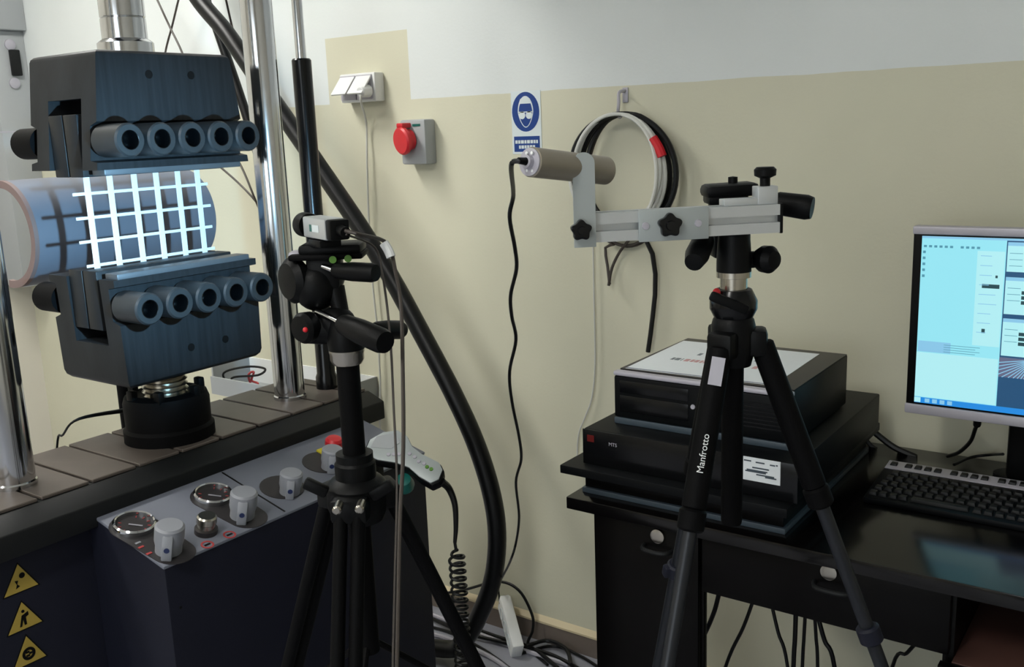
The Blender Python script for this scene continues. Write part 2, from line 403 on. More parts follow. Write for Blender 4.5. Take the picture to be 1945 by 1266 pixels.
def lever_knob(px, py, r=.027, h=.058, ang=-.75):
    c = onp(px, py)
    # body with a fin (pointer) towards the front of the panel
    f = (pu*math.cos(ang)+PY*math.sin(ang)).normalized(); s = pn.cross(f)
    k = MB().lathe([(0, 0), (r*.9, 0), (r*.9, h*.25), (r, h*.45), (r, h*.93), (r*.86, h), (0, h)], c, pn, 28)
    poly = [c+f*r*.2, c+f*r*1.32, c+f*r*1.32+pn*h*.5, c+f*r*.98+pn*h*.86, c+f*r*.2+pn*h*.86]
    k.prism([p-s*r*.36 for p in poly], s*r*.72, .003)
    ko = k.build('lever_knob', M['knob'], cso)
    d = c+f*(r*1.325)+pn*h*.42
    MB().lathe([(0, -.002), (.0052, -.002), (.0052, .0006), (0, .0006)], d, f, 16).build('knob_dot', M['blue_dot'], cso)
    return c
def gauge(px, py, r=.040):
    c = onp(px, py)
    MB().lathe([(r*.84, .001), (r*.86, .012), (r*.92, .014), (r, .011), (r, .001)], c, pn, 36).build('gauge_bezel', M['chrome'], cso)
    disc(c+pn*.001, r*.86, .004, M['dgrey'], 'gauge_face', cso)
    MB().box(c+pn*.0065+pu*.004, (.026, .003, .001), ((pu+PY*.8).normalized(), pn.cross((pu+PY*.8).normalized()), pn)).build('gauge_needle', M['silver'], cso)
    mb = MB()
    for a in range(10):
        t = math.radians(-140+a*31); dr = pu*math.cos(t)+PY*math.sin(t)
        mb.box(c+pn*.0055+dr*r*.68, (.006, .0016, .001), (dr, pn.cross(dr), pn))
    mb.build('gauge_scale', M['redtxt'], cso)
for (gx, gy, kx, ky) in ((255, 1000, 322, 1048), (405, 944, 462, 982)):
    a, b = onp(gx, gy), onp(kx+8, ky)
    stadium(a, b, .046, .040, .0015, pn).build('escutcheon', M['dgrey'], cso)
    gauge(gx, gy); lever_knob(kx-2, ky-2)
for kx, ky in ((550, 935), (628, 888)):
    c = onp(kx-14, ky-10); disc(c, .048, .0015, M['dgrey'], 'escutcheon', cso); lever_knob(kx, ky, .024, .05)
c = onp(391, 1010)
MB().lathe([(0, 0), (.022, 0), (.022, .010), (.015, .012), (0, .012)], c, pn, 28).build('dial_base', M['dgrey'], cso)
MB().lathe([(0, .011), (.017, .011), (.0165, .020), (.0195, .023), (.019, .035), (.016, .038), (0, .038)], c, pn, 28).build('dial_knob', M['nickel'], cso)
for qx, qy in ((394, 1034), (436, 1015)):
    c = onp(qx, qy)
    MB().lathe([(.009, 0), (.0125, 0), (.0125, .0008), (.009, .0008)], c, pn, 22, True).build('panel_mark', M['redtxt'], cso)
    MB().box(c+pn*.0006, (.004, .012, .0012), (pu, PY, pn)).build('panel_mark', M['ink'], cso)
for qx, qy in ((268, 1040), (262, 1032), (283, 1052)):
    c = onp(qx, qy); MB().box(c+pn*.002, (.005, .011, .001), (pu, PY, pn)).build('panel_print', M['redtxt'] if qx > 265 else M['knob'], cso)
a, b = onp(430, 907), onp(540, 972)
MB().box((PB+PF)/2+V((0, onp(475, 930).y, 0))+pn*.0033, ((PF-PB).length*.96, .0035, .0008), (pu, PY, pn)).build('panel_seam', M['ink'], cso)
c = onp(632, 860)
MB().box(c+pn*.003, (.055, .055, .006), (pu, PY, pn), .002).build('stop_plate', M['yellow'], cso)
MB().cyl(c+pn*.005, c+pn*.022, .012, seg=20).build('stop_stem', M['knob'], cso)
MB().lathe([(0, .02), (.019, .02), (.021, .024), (.021, .034), (.016, .040), (0, .041)], c, pn, 28).build('stop_button', M['red'], cso)
# warning stickers
for i, q in enumerate((((30, 1072), (8, 1135), (72, 1108)), ((42, 1142), (15, 1203), (80, 1182)), ((50, 1207), (25, 1266), (88, 1250)))):
    P = [at(x, y, X=-1.735) for x, y in q]
    b0 = V((-1.735, (P[1].y+P[2].y)/2, (P[1].z+P[2].z)/2)); hgt = P[0].z-b0.z; hy = (P[2].y-P[1].y)/2
    tri = lambda k, off: [V((-1.735+off, b0.y+yy*k*hy, b0.z+hgt*(.36+k*(zz_-.36)))) for yy, zz_ in ((0, 1.0), (-1, 0), (1, 0))]
    st = MB().prism(tri(1.12, 0), V((.0008, 0, 0))).build('warning_sticker', M['ink'], mc)
    MB().prism(tri(1.0, .0008), V((.0006, 0, 0))).build('sticker_field', M['sticker'], st)
    pt = lambda yy, zz_: V((-1.735+.0014, b0.y+yy*hy, b0.z+zz_*hgt)); k = MB(); X1 = V((1, 0, 0))
    if i == 0:
        k.cyl(pt(.14, .56), pt(.14, .56)+X1*.0006, .0055, seg=14)
        k.prism([pt(-.32, .44), pt(-.12, .42), pt(-.2, .3), pt(-.05, .2), pt(-.3, .14), pt(-.22, .28)], X1*.0006)
    elif i == 1:
        k.cyl(pt(-.02, .66), pt(-.02, .66)+X1*.0006, .003, seg=12)
        k.prism([pt(-.12, .52), pt(.05, .55), pt(.26, .6), pt(.28, .46), pt(.1, .42), pt(.12, .14), pt(-.02, .14), pt(-.06, .36), pt(-.18, .12), pt(-.3, .12)], X1*.0006)
    else:
        k.lathe([(.007, 0), (.0125, 0), (.0125, .0006), (.007, .0006)], pt(.0, .36), X1, 22, True)
        for a in range(3):
            t = a*2.09; k.box(pt(.0, .36)+V((.0003, math.cos(t)*.004, math.sin(t)*.004)), (.0006, .007, .004))
    k.build('sticker_symbol', M['ink'], st)
sc = MB().cyl(V((-.001, 0, 0)), V((.0015, 0, 0)), .003, seg=10)
copies(sc, 'cover_screw', M['ink'], mc, [V((-1.499, .985, .70)), V((-1.499, 1.5, .70))])
# sensor plug of the actuator with its lead
p0 = at(240, 783, X=-1.90); d = (at(215, 785, X=-1.95)-p0).normalized()
MB().cyl(V((AX, AY, .965))+d*.09, V((AX, AY, .965))+d*.125, .012, seg=16).build('sensor_plug', M['silver'], mc)
q0 = V((AX, AY, .965))+d*.12
MB().tube([q0, q0+d*.03+V((0, 0, .002)), at(150, 795, X=-2.0), at(120, 825, X=-2.04), at(108, 852, X=-2.07), V((-2.09, 1.06, .6))], lambda t: .009-.0065*min(1, t*2.2), 10).build('sensor_lead', M['rubber'], mc)
# handset cradle at the console end
cr = at(722, 915, D=2.17)
crp = MB()
crp.box(V((PF.x+.012, cr.y, cr.z-.01)), (.03, .07, .085), None, .006)
crp.box(V((PF.x+.045, cr.y, cr.z-.03)), (.06, .05, .02), None, .005)
crp.build('handset_cradle', M['black'], mc)

# ------------------------------------------------------------------ specimen: white lattice
gx = -1.870
yl = lambda p: at(*p, X=gx)
ribs_top = [(165, 338), (208, 333), (254, 329), (295, 326), (336, 323), (373, 320)]
ribs_bot = [(185, 518), (228, 512), (273, 505), (314, 497), (354, 490), (390, 484)]
sp = thing('lattice_specimen', 'brightly lit white plastic lattice clamped between the two grips', 'specimen', (gx, AY, ZM-.094))
for k in range(6):
    ya = (yl(ribs_top[k]).y+yl(ribs_bot[k]).y)/2
    MB().bb(gx-.0016, gx+.0016, ya-.0068, ya+.0068, ZM-.125, ZM+.125, .001, 1).build('rib', M['grid'], sp)
for (x1, y1), (x2, y2) in (((138, 372), (394, 347)), ((145, 418), (400, 388)), ((151, 463), (403, 428)), ((165, 507), (408, 470))):
    a, b = yl((x1, y1)), yl((x2, y2)); z = (a.z+b.z)/2
    MB().bb(gx-.001, gx+.001, a.y, b.y, z-.0032, z+.0032, .0006, 1).build('cross_strand', M['grid'], sp)

# ------------------------------------------------------------------ grey pipe behind the grips, on a stand
pt_ = thing('grey_pipe', 'large grey half-pipe shell on a stand behind the grips', 'pipe', (-2.2, 1.40, 0))
R_ = .12
n_ = 44
def arc(r, y, a0=-1.72, a1=1.72): return [V((-2.2+r*math.cos(a0+(a1-a0)*i/n_), y, 1.358+r*math.sin(a0+(a1-a0)*i/n_)) ) for i in range(n_+1)]
MB().prism(arc(R_, 1.128)+arc(R_-.010, 1.128)[::-1], V((0, .472, 0))).build('shell', M['pipe'], pt_)
MB().prism(arc(R_+.0006, 1.118)+arc(R_-.016, 1.118)[::-1], V((0, .010, 0))).build('rim', M['pipein'], pt_)
MB().cyl(V((-2.2, 1.36, .02)), V((-2.2, 1.36, 1.21)), .018, seg=18).build('stand_post', M['matte'], pt_)
MB().cyl(V((-2.2, 1.36, 0)), V((-2.2, 1.36, .02)), .14, seg=28).build('stand_base', M['matte'], pt_)
sad = MB(); n = 12
out = [V((-2.2+(R_+.012)*math.sin(t), 1.30, 1.358-(R_+.012)*math.cos(t))) for t in [-.7+1.4*i/n for i in range(n+1)]]
inn = [V((-2.2+(R_+.001)*math.sin(t), 1.30, 1.358-(R_+.001)*math.cos(t))) for t in [.7-1.4*i/n for i in range(n+1)]]
sad.prism(out+inn, V((0, .12, 0))).build('saddle', M['matte'], pt_)

# ------------------------------------------------------------------ hoses and wires behind the machine
def cable(name, label, pts, r, m, cat='cable', group=None, seg=8, sub=6):
    o = MB().tube(pts, r, seg, sub).build(name, m); return tag(o, label, cat, group)
hp = [(300, -90), (370, -12), (430, 62), (482, 138), (545, 228), (610, 322), (680, 425), (742, 525), (802, 635), (860, 745), (903, 840), (932, 930), (944, 1010), (938, 1090), (915, 1158), (882, 1215)]
P = [V((-2.0, 1.70, 2.50)), V((-2.15, 1.78, 2.60)), V((-2.42, 1.90, 2.58)), V((-2.66, 1.98, 2.40)), V((-2.76, 2.0, 2.22))]+[at(x, y, Y=2.0) for x, y in hp[1:]]+[V((-1.74, 2.0, .045)), V((-2.0, 1.97, .03)), V((-2.3, 1.95, .03))]
cable('hydraulic_hose', 'thick black hydraulic hose sagging from the machine top to the floor by the wall', P, .026, M['rubber'], 'hose', seg=16)
P = [V((-1.95, 1.62, 2.50)), V((-2.15, 1.80, 2.62)), V((-2.45, 2.0, 2.50)), V((-2.62, 2.06, 2.25))]+[at(x, y, Y=2.06) for x, y in ((392, 0), (408, 42), (432, 112), (456, 182), (476, 245), (500, 330), (530, 440), (545, 560), (556, 660))]+[at(560, 690, Y=2.13)]
cable('hydraulic_hose', 'thinner black hose dropping beside the upper grip behind the column', P, .015, M['rubber'], 'hose', seg=12)
wires = [((285, -30), (322, 50), (346, 100), (380, 190), (450, 300), (486, 382)), ((346, -30), (328, 45), (314, 100), (306, 170), (330, 260), (412, 312), (488, 385)), ((425, -20), (436, 30), (446, 70), (470, 150))]
for i, q in enumerate(wires):
    cable('thin_wire', ['thin dark wire slanting down right behind the upper grip', 'thin dark wire slanting down left behind the upper grip', 'thin dark wire hanging beside the thick hose'][i], [at(q[0][0]+3*(q[0][0]-q[1][0]), q[0][1]+3*(q[0][1]-q[1][1]), Y=W-.004)]+[at(x, y, Y=2.15+.025*(i % 2)) for x, y in q]+[at(q[-1][0]+25, q[-1][1]+60, Y=W-.004)], .0035, M['cgrey'], 'wire', seg=6)
# grey wall cabinet beside the left column
x1 = at(49, 40, Y=W).x; zb = at(30, 57, X=x1).z
gc = thing('wall_cabinet', 'light grey metal cabinet on the wall beside the left column', 'cabinet', (x1-.3, 2.16, zb))
MB().bb(x1-.62, x1, 2.06, W, zb, zb+.55, .006).build('body', M['greybox'], gc)
x2 = at(52, 120, Y=W).x; z2 = at(30, 548, X=x2).z
gd = MB().bb(x2-.5, x2, 2.12, W, z2, zb-.001, .004).build('lower_panel', M['greybox'], gc)
zline = at(25, 250, X=x2).z
MB().bb(x2-.5, x2+.001, 2.119, W, zline-.003, zline+.003).build('panel_joint', M['silver'], gc)
bm_ = MB(); cpos = [at(18, 85, X=x2), at(27, 158, X=x2)]
cl = MB().lathe([(0, 0), (.022, 0), (.022, .008), (.012, .012), (0, .012)], V((0, 0, 0)), V((1, 0, 0)), 20)
copies(cl, 'bolt', M['silver'], gc, cpos)
MB().bb(x2, x2+.02, cpos[0].y-.01, cpos[0].y+.03, cpos[1].z+.03, cpos[0].z-.02, .004).build('latch', M['tabledark'], gc)
# pale cable tray on the wall behind the table
a, b = at(400, 722, Y=2.09), at(640, 700, Y=2.09)
tz = at(430, 700, Y=2.1).z
ct = thing('cable_tray', 'pale open cable tray on the wall behind the machine table', 'tray', ((a.x+b.x)/2, 2.18, tz-.1))
MB().bb(a.x, b.x, 2.09, 2.098, tz-.09, tz-.035).build('front', M['greybox'], ct)
MB().bb(a.x, b.x, 2.09, W, tz-.098, tz-.09).build('bottom', M['greybox'], ct)
MB().bb(a.x, a.x+.008, 2.098, W, tz-.09, tz).build('end', M['greybox'], ct)
MB().bb(b.x-.008, b.x, 2.098, W, tz-.09, tz).build('end', M['greybox'], ct)
MB().bb(a.x+.008, b.x-.008, W-.006, W, tz-.09, tz).build('back', M['white'], ct)
cable('loose_wire', 'black wire looped over the pale cable tray', [V((a.x+.05, 2.13, tz-.08)), at(425, 708, Y=2.12), at(470, 696, Y=2.14), at(503, 700, Y=2.16), at(490, 712, Y=2.14), at(440, 718, Y=2.12), V((a.x+.12, 2.12, tz-.085))], .004, M['rubber'], 'wire')
cable('loose_wire', 'red wire tangled in the pale cable tray', [at(478, 735, Y=2.15), at(472, 712, Y=2.14), at(482, 706, Y=2.14), at(478, 722, Y=2.15), at(490, 728, Y=2.14), at(484, 740, Y=2.15)], .004, M['redtxt'], 'wire')

# ------------------------------------------------------------------ wall fittings
t = thing('double_socket', 'white double wall socket with lifted flaps in the cream patch', 'socket', (-2.158, W-.02, 1.645))
MB().bb(-2.228, -2.082, W-.042, W, 1.645, 1.73, .004).build('body', M['white'], t)
for xa in (-2.224, -2.156):
    MB().bb(xa, xa+.064, W-.046, W-.042, 1.652, 1.724, .001).build('recess', M['silver'], t)
    bas = (V((1, 0, 0)), V((0, math.cos(.95), math.sin(.95))), V((0, -math.sin(.95), math.cos(.95))))
    fb = (V((1, 0, 0)), V((0, -math.cos(.85), -math.sin(.85))), V((0, math.sin(.85), -math.cos(.85))))
    MB().box(V((xa+.032, W-.042-.024, 1.722-.028)), (.062, .07, .006), fb, .002).build('flap', M['white'], t)
t = thing('socket_plug', 'white plug with thin cable hanging from the double wall socket', 'plug', (-2.125, W-.07, 1.66))
px_ = at(695, 180, Y=W-.06)
MB().cyl(V((px_.x, W-.0465, px_.z+.012)), V((px_.x, W-.085, px_.z+.008)), .019, .016, 20, .003).build('plug_body', M['white'], t)
MB().tube([V((px_.x, W-.08, px_.z+.006)), V((px_.x, W-.083, px_.z-.02))]+[at(x, y, Y=W-.02) for x, y in ((696, 235), (697, 300), (701, 430), (708, 540), (718, 640), (722, 720))]+[V((at(725, 780, Y=W-.02).x, W-.02, .5)), V((-2.0, W-.02, .08))], .0032, 6).build('cord', M['whitec'], t)
t = thing('red_power_socket', 'grey wall box with round red industrial socket lid', 'socket', (-1.937, W-.03, 1.455))
MB().bb(-1.985, -1.889, W-.05, W, 1.455, 1.585, .006).build('box', M['greybox'], t)
dn = V((-.28, -1, -.12)).normalized(); cc = V((-1.953, W-.075, 1.525))
MB().lathe([(0, -.026), (.030, -.026), (.032, -.006), (.040, -.004), (.041, .006), (.036, .011), (0, .013)], cc, dn, 32).build('lid', M['red'], t)
MB().bb(cc.x-.012, cc.x+.012, W-.088, W-.048, 1.562, 1.576, .003).build('hinge', M['red'], t)
MB().bb(-1.935, -1.905, W-.0512, W-.0498, 1.565, 1.572).build('badge', M['teal'], t)
# safety sign
t = thing('safety_sign', 'blue and white eye protection sign stuck on the wall', 'sign', (-1.562, W, 1.478))
x0, x1, z0, z1 = -1.611, -1.513, 1.478, 1.648
MB().bb(x0, x1, W-.0015, W, z0, z1).build('backing', M['rail'], t)
xc, zc = (x0+x1)/2-.001, 1.592
def flat(poly, y, m, nm, th=.0003): return MB().prism([V((x, y, z)) for x, z in poly], V((0, -th, 0))).build(nm, m, t)
def ov(rx, rz, cx=xc, cz=zc, n=36, a0=0, a1=2*math.pi): return [(cx+rx*math.cos(a0+(a1-a0)*i/n), cz+rz*math.sin(a0+(a1-a0)*i/n)) for i in range(n)]
flat(ov(.0455, .0535), W-.0015, M['blue'], 'disc')
flat([(xc+.026*math.cos(a)*(1 if math.sin(a) > 0 else (1-.25*abs(math.sin(a)))), zc+.0425*math.sin(a)) for a in [2*math.pi*i/36 for i in range(36)]], W-.0018, M['rail'], 'face_outline')
flat([(xc+.0225*math.cos(a)*(1 if math.sin(a) > 0 else (1-.25*abs(math.sin(a)))), zc-.002+.038*math.sin(a)) for a in [2*math.pi*i/36 for i in range(36)]], W-.0021, M['blue'], 'face')
flat([(xc-.022, zc+.022), (xc+.022, zc+.022), (xc+.016, zc+.035), (xc, zc+.04), (xc-.016, zc+.035)], W-.0024, M['rail'], 'forehead')
flat([(xc-.024, zc+.001), (xc+.024, zc+.001), (xc+.024, zc-.002), (xc-.024, zc-.002)], W-.0024, M['rail'], 'strap')
for s in (-1, 1): flat(ov(.0105, .0105, xc+s*.0115, zc-.009, 18), W-.0024, M['rail'], 'goggle')
flat([(x0+.006, z0+.006), (x1-.006, z0+.006), (x1-.006, z0+.048), (x0+.006, z0+.048)], W-.0015, M['blue'], 'caption_field')
for zz_, xa, xb in ((z0+.033, .010, .086), (z0+.019, .022, .076)):
    xx = x0+xa
    while xx < x0+xb:
        wd = random.uniform(.006, .012); flat([(xx, zz_-.0045), (min(xx+wd, x0+xb), zz_-.0045), (min(xx+wd, x0+xb), zz_+.0045), (xx, zz_+.0045)], W-.0018, M['rail'], 'caption'); xx += wd+.0022
# hook and coiled cables
hk = at(1185, 172, Y=W-.01)
t = thing('wall_hook', 'small metal hook on the wall holding coiled cables', 'hook', (hk.x, W, hk.z-.06))
MB().bb(hk.x-.008, hk.x+.008, W-.005, W, hk.z-.03, hk.z+.008, .002).build('hook_plate', M['silver'], t)
MB().tube([V((hk.x, W-.004, hk.z)), V((hk.x, W-.035, hk.z-.005)), V((hk.x+.004, W-.045, hk.z-.03)), V((hk.x, W-.042, hk.z-.055)), V((hk.x-.004, W-.025, hk.z-.066)), V((hk.x-.004, W-.012, hk.z-.055))], .0045, 8).build('hook_bar', M['silver'], t)
cc = at(1193, 345, Y=2.21)
def coil(name, label, loops, r, m, cx, yoff, rx, rz, jit, tails=(), group=None):
    pts = []; n = 28
    half = n//2 if tails else 0
    for k in range(loops+(1 if half else 0)):
        a, b = rx*(1+random.uniform(-jit, jit)), rz*(1+random.uniform(-jit, jit)*.6); dx = random.uniform(-jit*.4, jit)*.2
        for i in range(n if k < loops else half):
            an = math.pi/2+2*math.pi*(i+k*n)/n; cen_z = hk.z-.058-rz
            pts.append(V((cx+dx*(1-math.sin(an))/2+a*math.cos(an), W-yoff-.006*math.sin(an*2+k)-r*2.2*(k % 3)-.02*(1-math.sin(an))/2*jit*3, hk.z-.058-rz+rz*math.sin(an)+(b-rz)*(math.sin(an)-1)/2)))
    return cable(name, label, pts+list(tails), r, m, 'cable', 'cables coiled on the wall hook', 7, 2)
tl = [at(1243, 440, Y=W-.03), at(1245, 520, Y=W-.02), at(1240, 600, Y=W-.02), at(1231, 668, Y=W-.02)]
coil('coiled_cable', 'thick black cable coil hanging from the wall hook', 4, .0065, M['rubber'], hk.x+.012, .028, .135, .150, .13, [at(1225, 452, Y=W-.035)]+tl[1:])
coil('coiled_cable', 'white cable coil hanging from the wall hook', 4, .0048, M['whitec'], hk.x+.004, .05, .130, .146, .13, ())
coil('coiled_cable', 'brown-grey thin cable coil hanging lowest from the wall hook', 2, .004, M['cgrey'], hk.x+.004, .018, .118, .168, .06, [at(1150, 470, Y=W-.02), at(1154, 505, Y=W-.02), at(1158, 540, Y=W-.02)])
cable('cable_tail', 'short dark cable end dangling below the coils', [at(1195, 455, Y=W-.035), at(1176, 480, Y=W-.03), at(1162, 510, Y=W-.03), at(1156, 542, Y=W-.03)], .004, M['cgrey'])
rp = [at(1240, 262, Y=W-.068), at(1251, 280, Y=W-.068), at(1258, 297, Y=W-.068)]
tag(MB().tube(rp, .012, 10).build('red_tape', M['red']), 'red tape wrapped round the coiled cables', 'tape')
cable('thin_wire', 'faint pale wire hanging straight down the wall below the coils', [at(x, y, Y=W-.012) for x, y in ((1126, 440), (1128, 560), (1130, 690), (1124, 755), (1112, 790), (1098, 830), (1096, 900))], .0022, M['whitec'], 'wire', seg=6)

# ------------------------------------------------------------------ power strip and floor cables
a, b = at(957, 1140, Y=W-.028), at(983, 1238, Z=.022)
a = V((a.x, a.y, a.z)); ax_ = (b-a).normalized(); sd = ax_.cross(V((0, 1, .3))).normalized(); nn = sd.cross(ax_).normalized()
if nn.y > 0: nn = -nn
L = (b-a).length
t = thing('power_strip', 'white power strip leaning on the skirting', 'power strip', (b.x, b.y, 0))
MB().box((a+b)/2, (L, .058, .036), (ax_, sd, nn), .006).build('body', M['white'], t)
for k in range(3):
    c = a+ax_*(L*(.26+.25*k))+nn*.0182
    MB().lathe([(.015, 0), (.019, 0), (.019, .0015), (.015, .0015)], c, nn, 22, True).build('outlet', M['rail'], t)
MB().box(a+ax_*.003, (.012, .05, .03), (ax_, sd, nn), .003).build('end_cap', M['white'], t)
cpx = [(1003, 297, 1.17), (990, 318, 1.18), (975, 370, 1.22), (968, 412, 1.26), (978, 470, 1.33), (981, 510, 1.38), (970, 560, 1.45), (972, 600, 1.5), (980, 645, 1.57), (968, 705, 1.66), (972, 760, 1.75), (986, 830, 1.86), (990, 872, 1.93), (980, 915, 2.0), (986, 980, 2.11), (980, 1030, 2.2), (968, 1068, 2.28), (968, 1110, None)]
lamp_cable_pts = [at(x, y, D=d) if d else a+V((0, -.01, .06)) for x, y, d in cpx]+[a+ax_*.002]
for p in lamp_cable_pts: p.y = min(p.y, W-.05)
FG = 'cables lying on the floor by the wall'
def fl(x, y, z=.006):
    p = at(x, y, Z=z); p.y = min(p.y, W-.022); return p
cable('floor_cable', 'black cable arching against the wall above the skirting', [fl(770, 1145), at(765, 1100, Y=2.2), at(800, 1112, Y=2.22), at(835, 1125, Y=2.24), at(880, 1120, Y=2.24), at(945, 1104, Y=2.24), at(985, 1120, Y=2.24), at(1010, 1165, Y=2.23), at(1012, 1195, Y=2.22), fl(1003, 1228), fl(1040, 1262)], .0045, M['rubber'], group=FG)
fls = [((760, 1180), (840, 1195), (900, 1222), (960, 1262), (1000, 1300)), ((800, 1165), (880, 1200), (950, 1218), (1040, 1240), (1110, 1275)), ((790, 1230), (860, 1240), (905, 1262), (930, 1300)), ((1000, 1226), (1040, 1216), (1075, 1232), (1085, 1262)), ((990, 1240), (1050, 1226), (1100, 1244), (1150, 1275)), ((860, 1178), (940, 1207), (1010, 1230), (1060, 1268))]
for i, q in enumerate(fls):
    cable('floor_cable', 'black cable lying on the floor below the wall', [fl(x, y, .007+.0075*(i % 4)) for x, y in q], .006 if i % 2 else .0045, M['rubber'], group=FG)
for i, q in enumerate((((770, 1190), (850, 1212), (930, 1246), (990, 1290)), ((780, 1150), (860, 1182), (960, 1222), (1080, 1262)))):
    cable('floor_cable', 'pale grey cable lying on the floor below the wall', [fl(x, y, .008) for x, y in q], .007, M['silver'], group=FG)

# ------------------------------------------------------------------ tripods
def tripod(T, zh, angs, spread, label, twin, sc=1.0):
    t = thing('tripod', label, 'tripod', (T.x, T.y, 0))
    MB().lathe([(0, zh-.05), ((.030 if twin else .022)*sc, zh-.05), ((.036 if twin else .027)*sc, zh-.03), ((.036 if twin else .027)*sc, zh), ((.030 if twin else .025)*sc, zh+.008), (.022*sc, zh+.012), (.022*sc, zh+.045), (0, zh+.045)], V((T.x, T.y, 0)), seg=28).build('hub', M['black'], t)
    legs = []
    for a in angs:
        dr = E1*math.cos(a)+E2*math.sin(a); s = EZ.cross(dr)
        top = V((T.x, T.y, zh-.022))+dr*(.045 if twin else .034); foot = V((T.x, T.y, .012))+dr*spread
        ax2 = (foot-top).normalized(); Lg = (foot-top).length; P = lambda f, top=top, ax2=ax2, Lg=Lg: top+ax2*(Lg*f)
        MB().box(V((T.x, T.y, zh-.02))+dr*(.036 if twin else .028), (.04 if twin else .026, .05 if twin else .034, .034), (dr, s, EZ), .006).build('shoulder', M['black'], t)
        lg = MB()
        if twin:
            for q in (-.012, .012): lg.cyl(P(0)+s*q, P(.40)+s*q, .0095, seg=14)
            lg.box(P(.40), (.03, .046, .03), (ax2, s, ax2.cross(s)), .005)
            lg.cyl(P(.38), P(.72), .0105, seg=14)
        else:
            lg.cyl(P(0), P(.145), .0145, .0150, 18, .002); lg.cyl(P(.145), P(.165), .0165, seg=18, ch=.003)
            pass
        lo = lg.build('leg', M['matte'], t)
        if not twin: MB().cyl(P(.292), P(.31), .0150, seg=18, ch=.003).box(P(.301)+s*.010, (.02, .022, .014), (ax2, s, ax2.cross(s)), .004).build('leg_lock', M['navy'], lo)
        l2 = MB().cyl(P(.7 if twin else .16), P(.985), .008 if twin else .0092, .008, seg=14).build('leg_extension', M['tabledark' if twin else 'gunmetal'], lo)
        MB().lathe([(0, -.002), (.012, -.002), (.013, .006), (.010, .02), (0, .02)], V((foot.x, foot.y, .002)), EZ, 14).build('rubber_foot', M['rubber'], lo)
        legs.append((lo, P, dr, s, ax2))
    return t, legs
k1 = 1.3
T1 = at(661, 700, D=k1); zh1 = at(690, 935, D=k1).z
t1, L1 = tripod(T1, zh1, [math.radians(x) for x in (-95, 145, 25)], .46, 'black twin-tube tripod carrying the small camera beside the console', True, 1.15)
zr = at(661, 672, D=k1).z
MB().cyl(V((T1.x, T1.y, zh1-.25)), V((T1.x, T1.y, zr)), .0155, seg=24).build('centre_column', M['matte'], t1)
zc1 = at(668, 885, D=k1).z
MB().lathe([(.0157, zc1-.045), (.028, zc1-.045), (.028, zc1-.004), (.025, zc1), (.0157, zc1)], V((T1.x, T1.y, 0)), seg=28, closed=True).build('column_collar', M['black'], t1)
for px, py in ((640, 968), (683, 966)):
    c = at(px, py, D=k1-.055)
    MB().lathe([(0, -.02), (.006, -.02), (.006, .002), (.004, .004), (0, .004)], c, -E2, 14).build('clamp_screw', M['nickel'], t1)
for px, py, nm in ((600, 925, 0), (725, 930, 1)):
    c = at(px, py, D=k1)
    MB().box(c, (.034, .014, .016), ((E1*(1 if nm else -1)+EZ*.55).normalized(), E2, E2.cross((E1*(1 if nm else -1)+EZ*.55).normalized())), .004).build('lock_lever', M['black'], t1)
# three-way head of the first tripod
q = lambda x, y, d=k1: at(x, y, D=d)
hd = MB()
MB().lathe([(0, 0), (.019, 0), (.0225, .006), (.0225, .014), (.0235, .016), (.0235, .022), (0, .022)], V((T1.x, T1.y, zr-.012)), seg=32).build('base_ring', M['nickel'], t1)
h0 = V((T1.x, T1.y, zr+.008))
hb = MB().lathe([(0, 0), (.024, 0), (.025, .012), (.022, .03), (.019, .04), (0, .04)], h0, seg=28)
hb.ell(q(640, 615), (.026, .024, .024), (E1, E2, EZ))
hb.cyl(q(640, 628), q(578, 622), .019, .021, 24, .003)
hb.cyl(q(652, 612), q(636, 545), .010, .013, 18)
hb.ell(q(600, 545), (.030, .026, .032), (E1, E2, EZ))
hb.box(q(618, 515), (.046, .04, .05), (E1, E2, EZ), .010)
hdo = hb.build('pan_head', M['black'], t1)
MB().lathe([(0, -.012), (.024, -.012), (.030, -.006), (.031, .004), (.024, .012), (0, .015)], q(560, 532), (-E1*.72-E2*.62).normalized(), 30).build('tilt_knob', M['black'], hdo)
MB().lathe([(0, -.01), (.020, -.01), (.021, .004), (.017, .010), (0, .012)], q(580, 622, 1.285), (-E1*.6-E2*.8).normalized(), 28).build('pan_knob', M['black'], hdo)
MB().ell(q(580, 626, 1.268), (.0035, .003, .0035), (E1, E2, EZ)).build('red_badge', M['red'], hdo)
def handle(parent, p0, p1, p2, rg, rod='chrome'):
    MB().cyl(p0, p1, .0045, seg=14).build('handle_rod', M[rod], parent)
    d = p2-p1; g = MB().lathe([(0, 0), (rg*.72, 0), (rg*.86, d.length*.08), (rg, d.length*.45), (rg, d.length*.9), (rg*.86, d.length), (0, d.length)], p1, d, 22)
    g.build('handle_grip', M['black'], parent)
handle(hdo, q(603, 592, 1.29), q(650, 614, 1.25), q(732, 650, 1.19), .0160)
handle(hdo, q(690, 625, 1.32), q(712, 626, 1.34), q(762, 626, 1.40), .0135)
handle(hdo, q(614, 506, 1.28), q(636, 514, 1.27), q(714, 518, 1.24), .0125)
MB().box(q(632, 470), (.083, .055, .014), (E1, E2, EZ), .005).build('quick_plate', M['black'], hdo)
MB().box(q(625, 483), (.098, .06, .008), (E1, E2, EZ), .003).build('plate_clamp', M['matte'], hdo)
for px, py in ((632, 493), (661, 491)):
    MB().cyl(q(px, py, 1.27), q(px, py, 1.262), .0048, seg=16).build('bubble_level', M['green'], hdo)
MB().box(q(563, 485), (.016, .03, .012), (E1, E2, EZ), .003).build('clamp_lever', M['silver'], hdo)
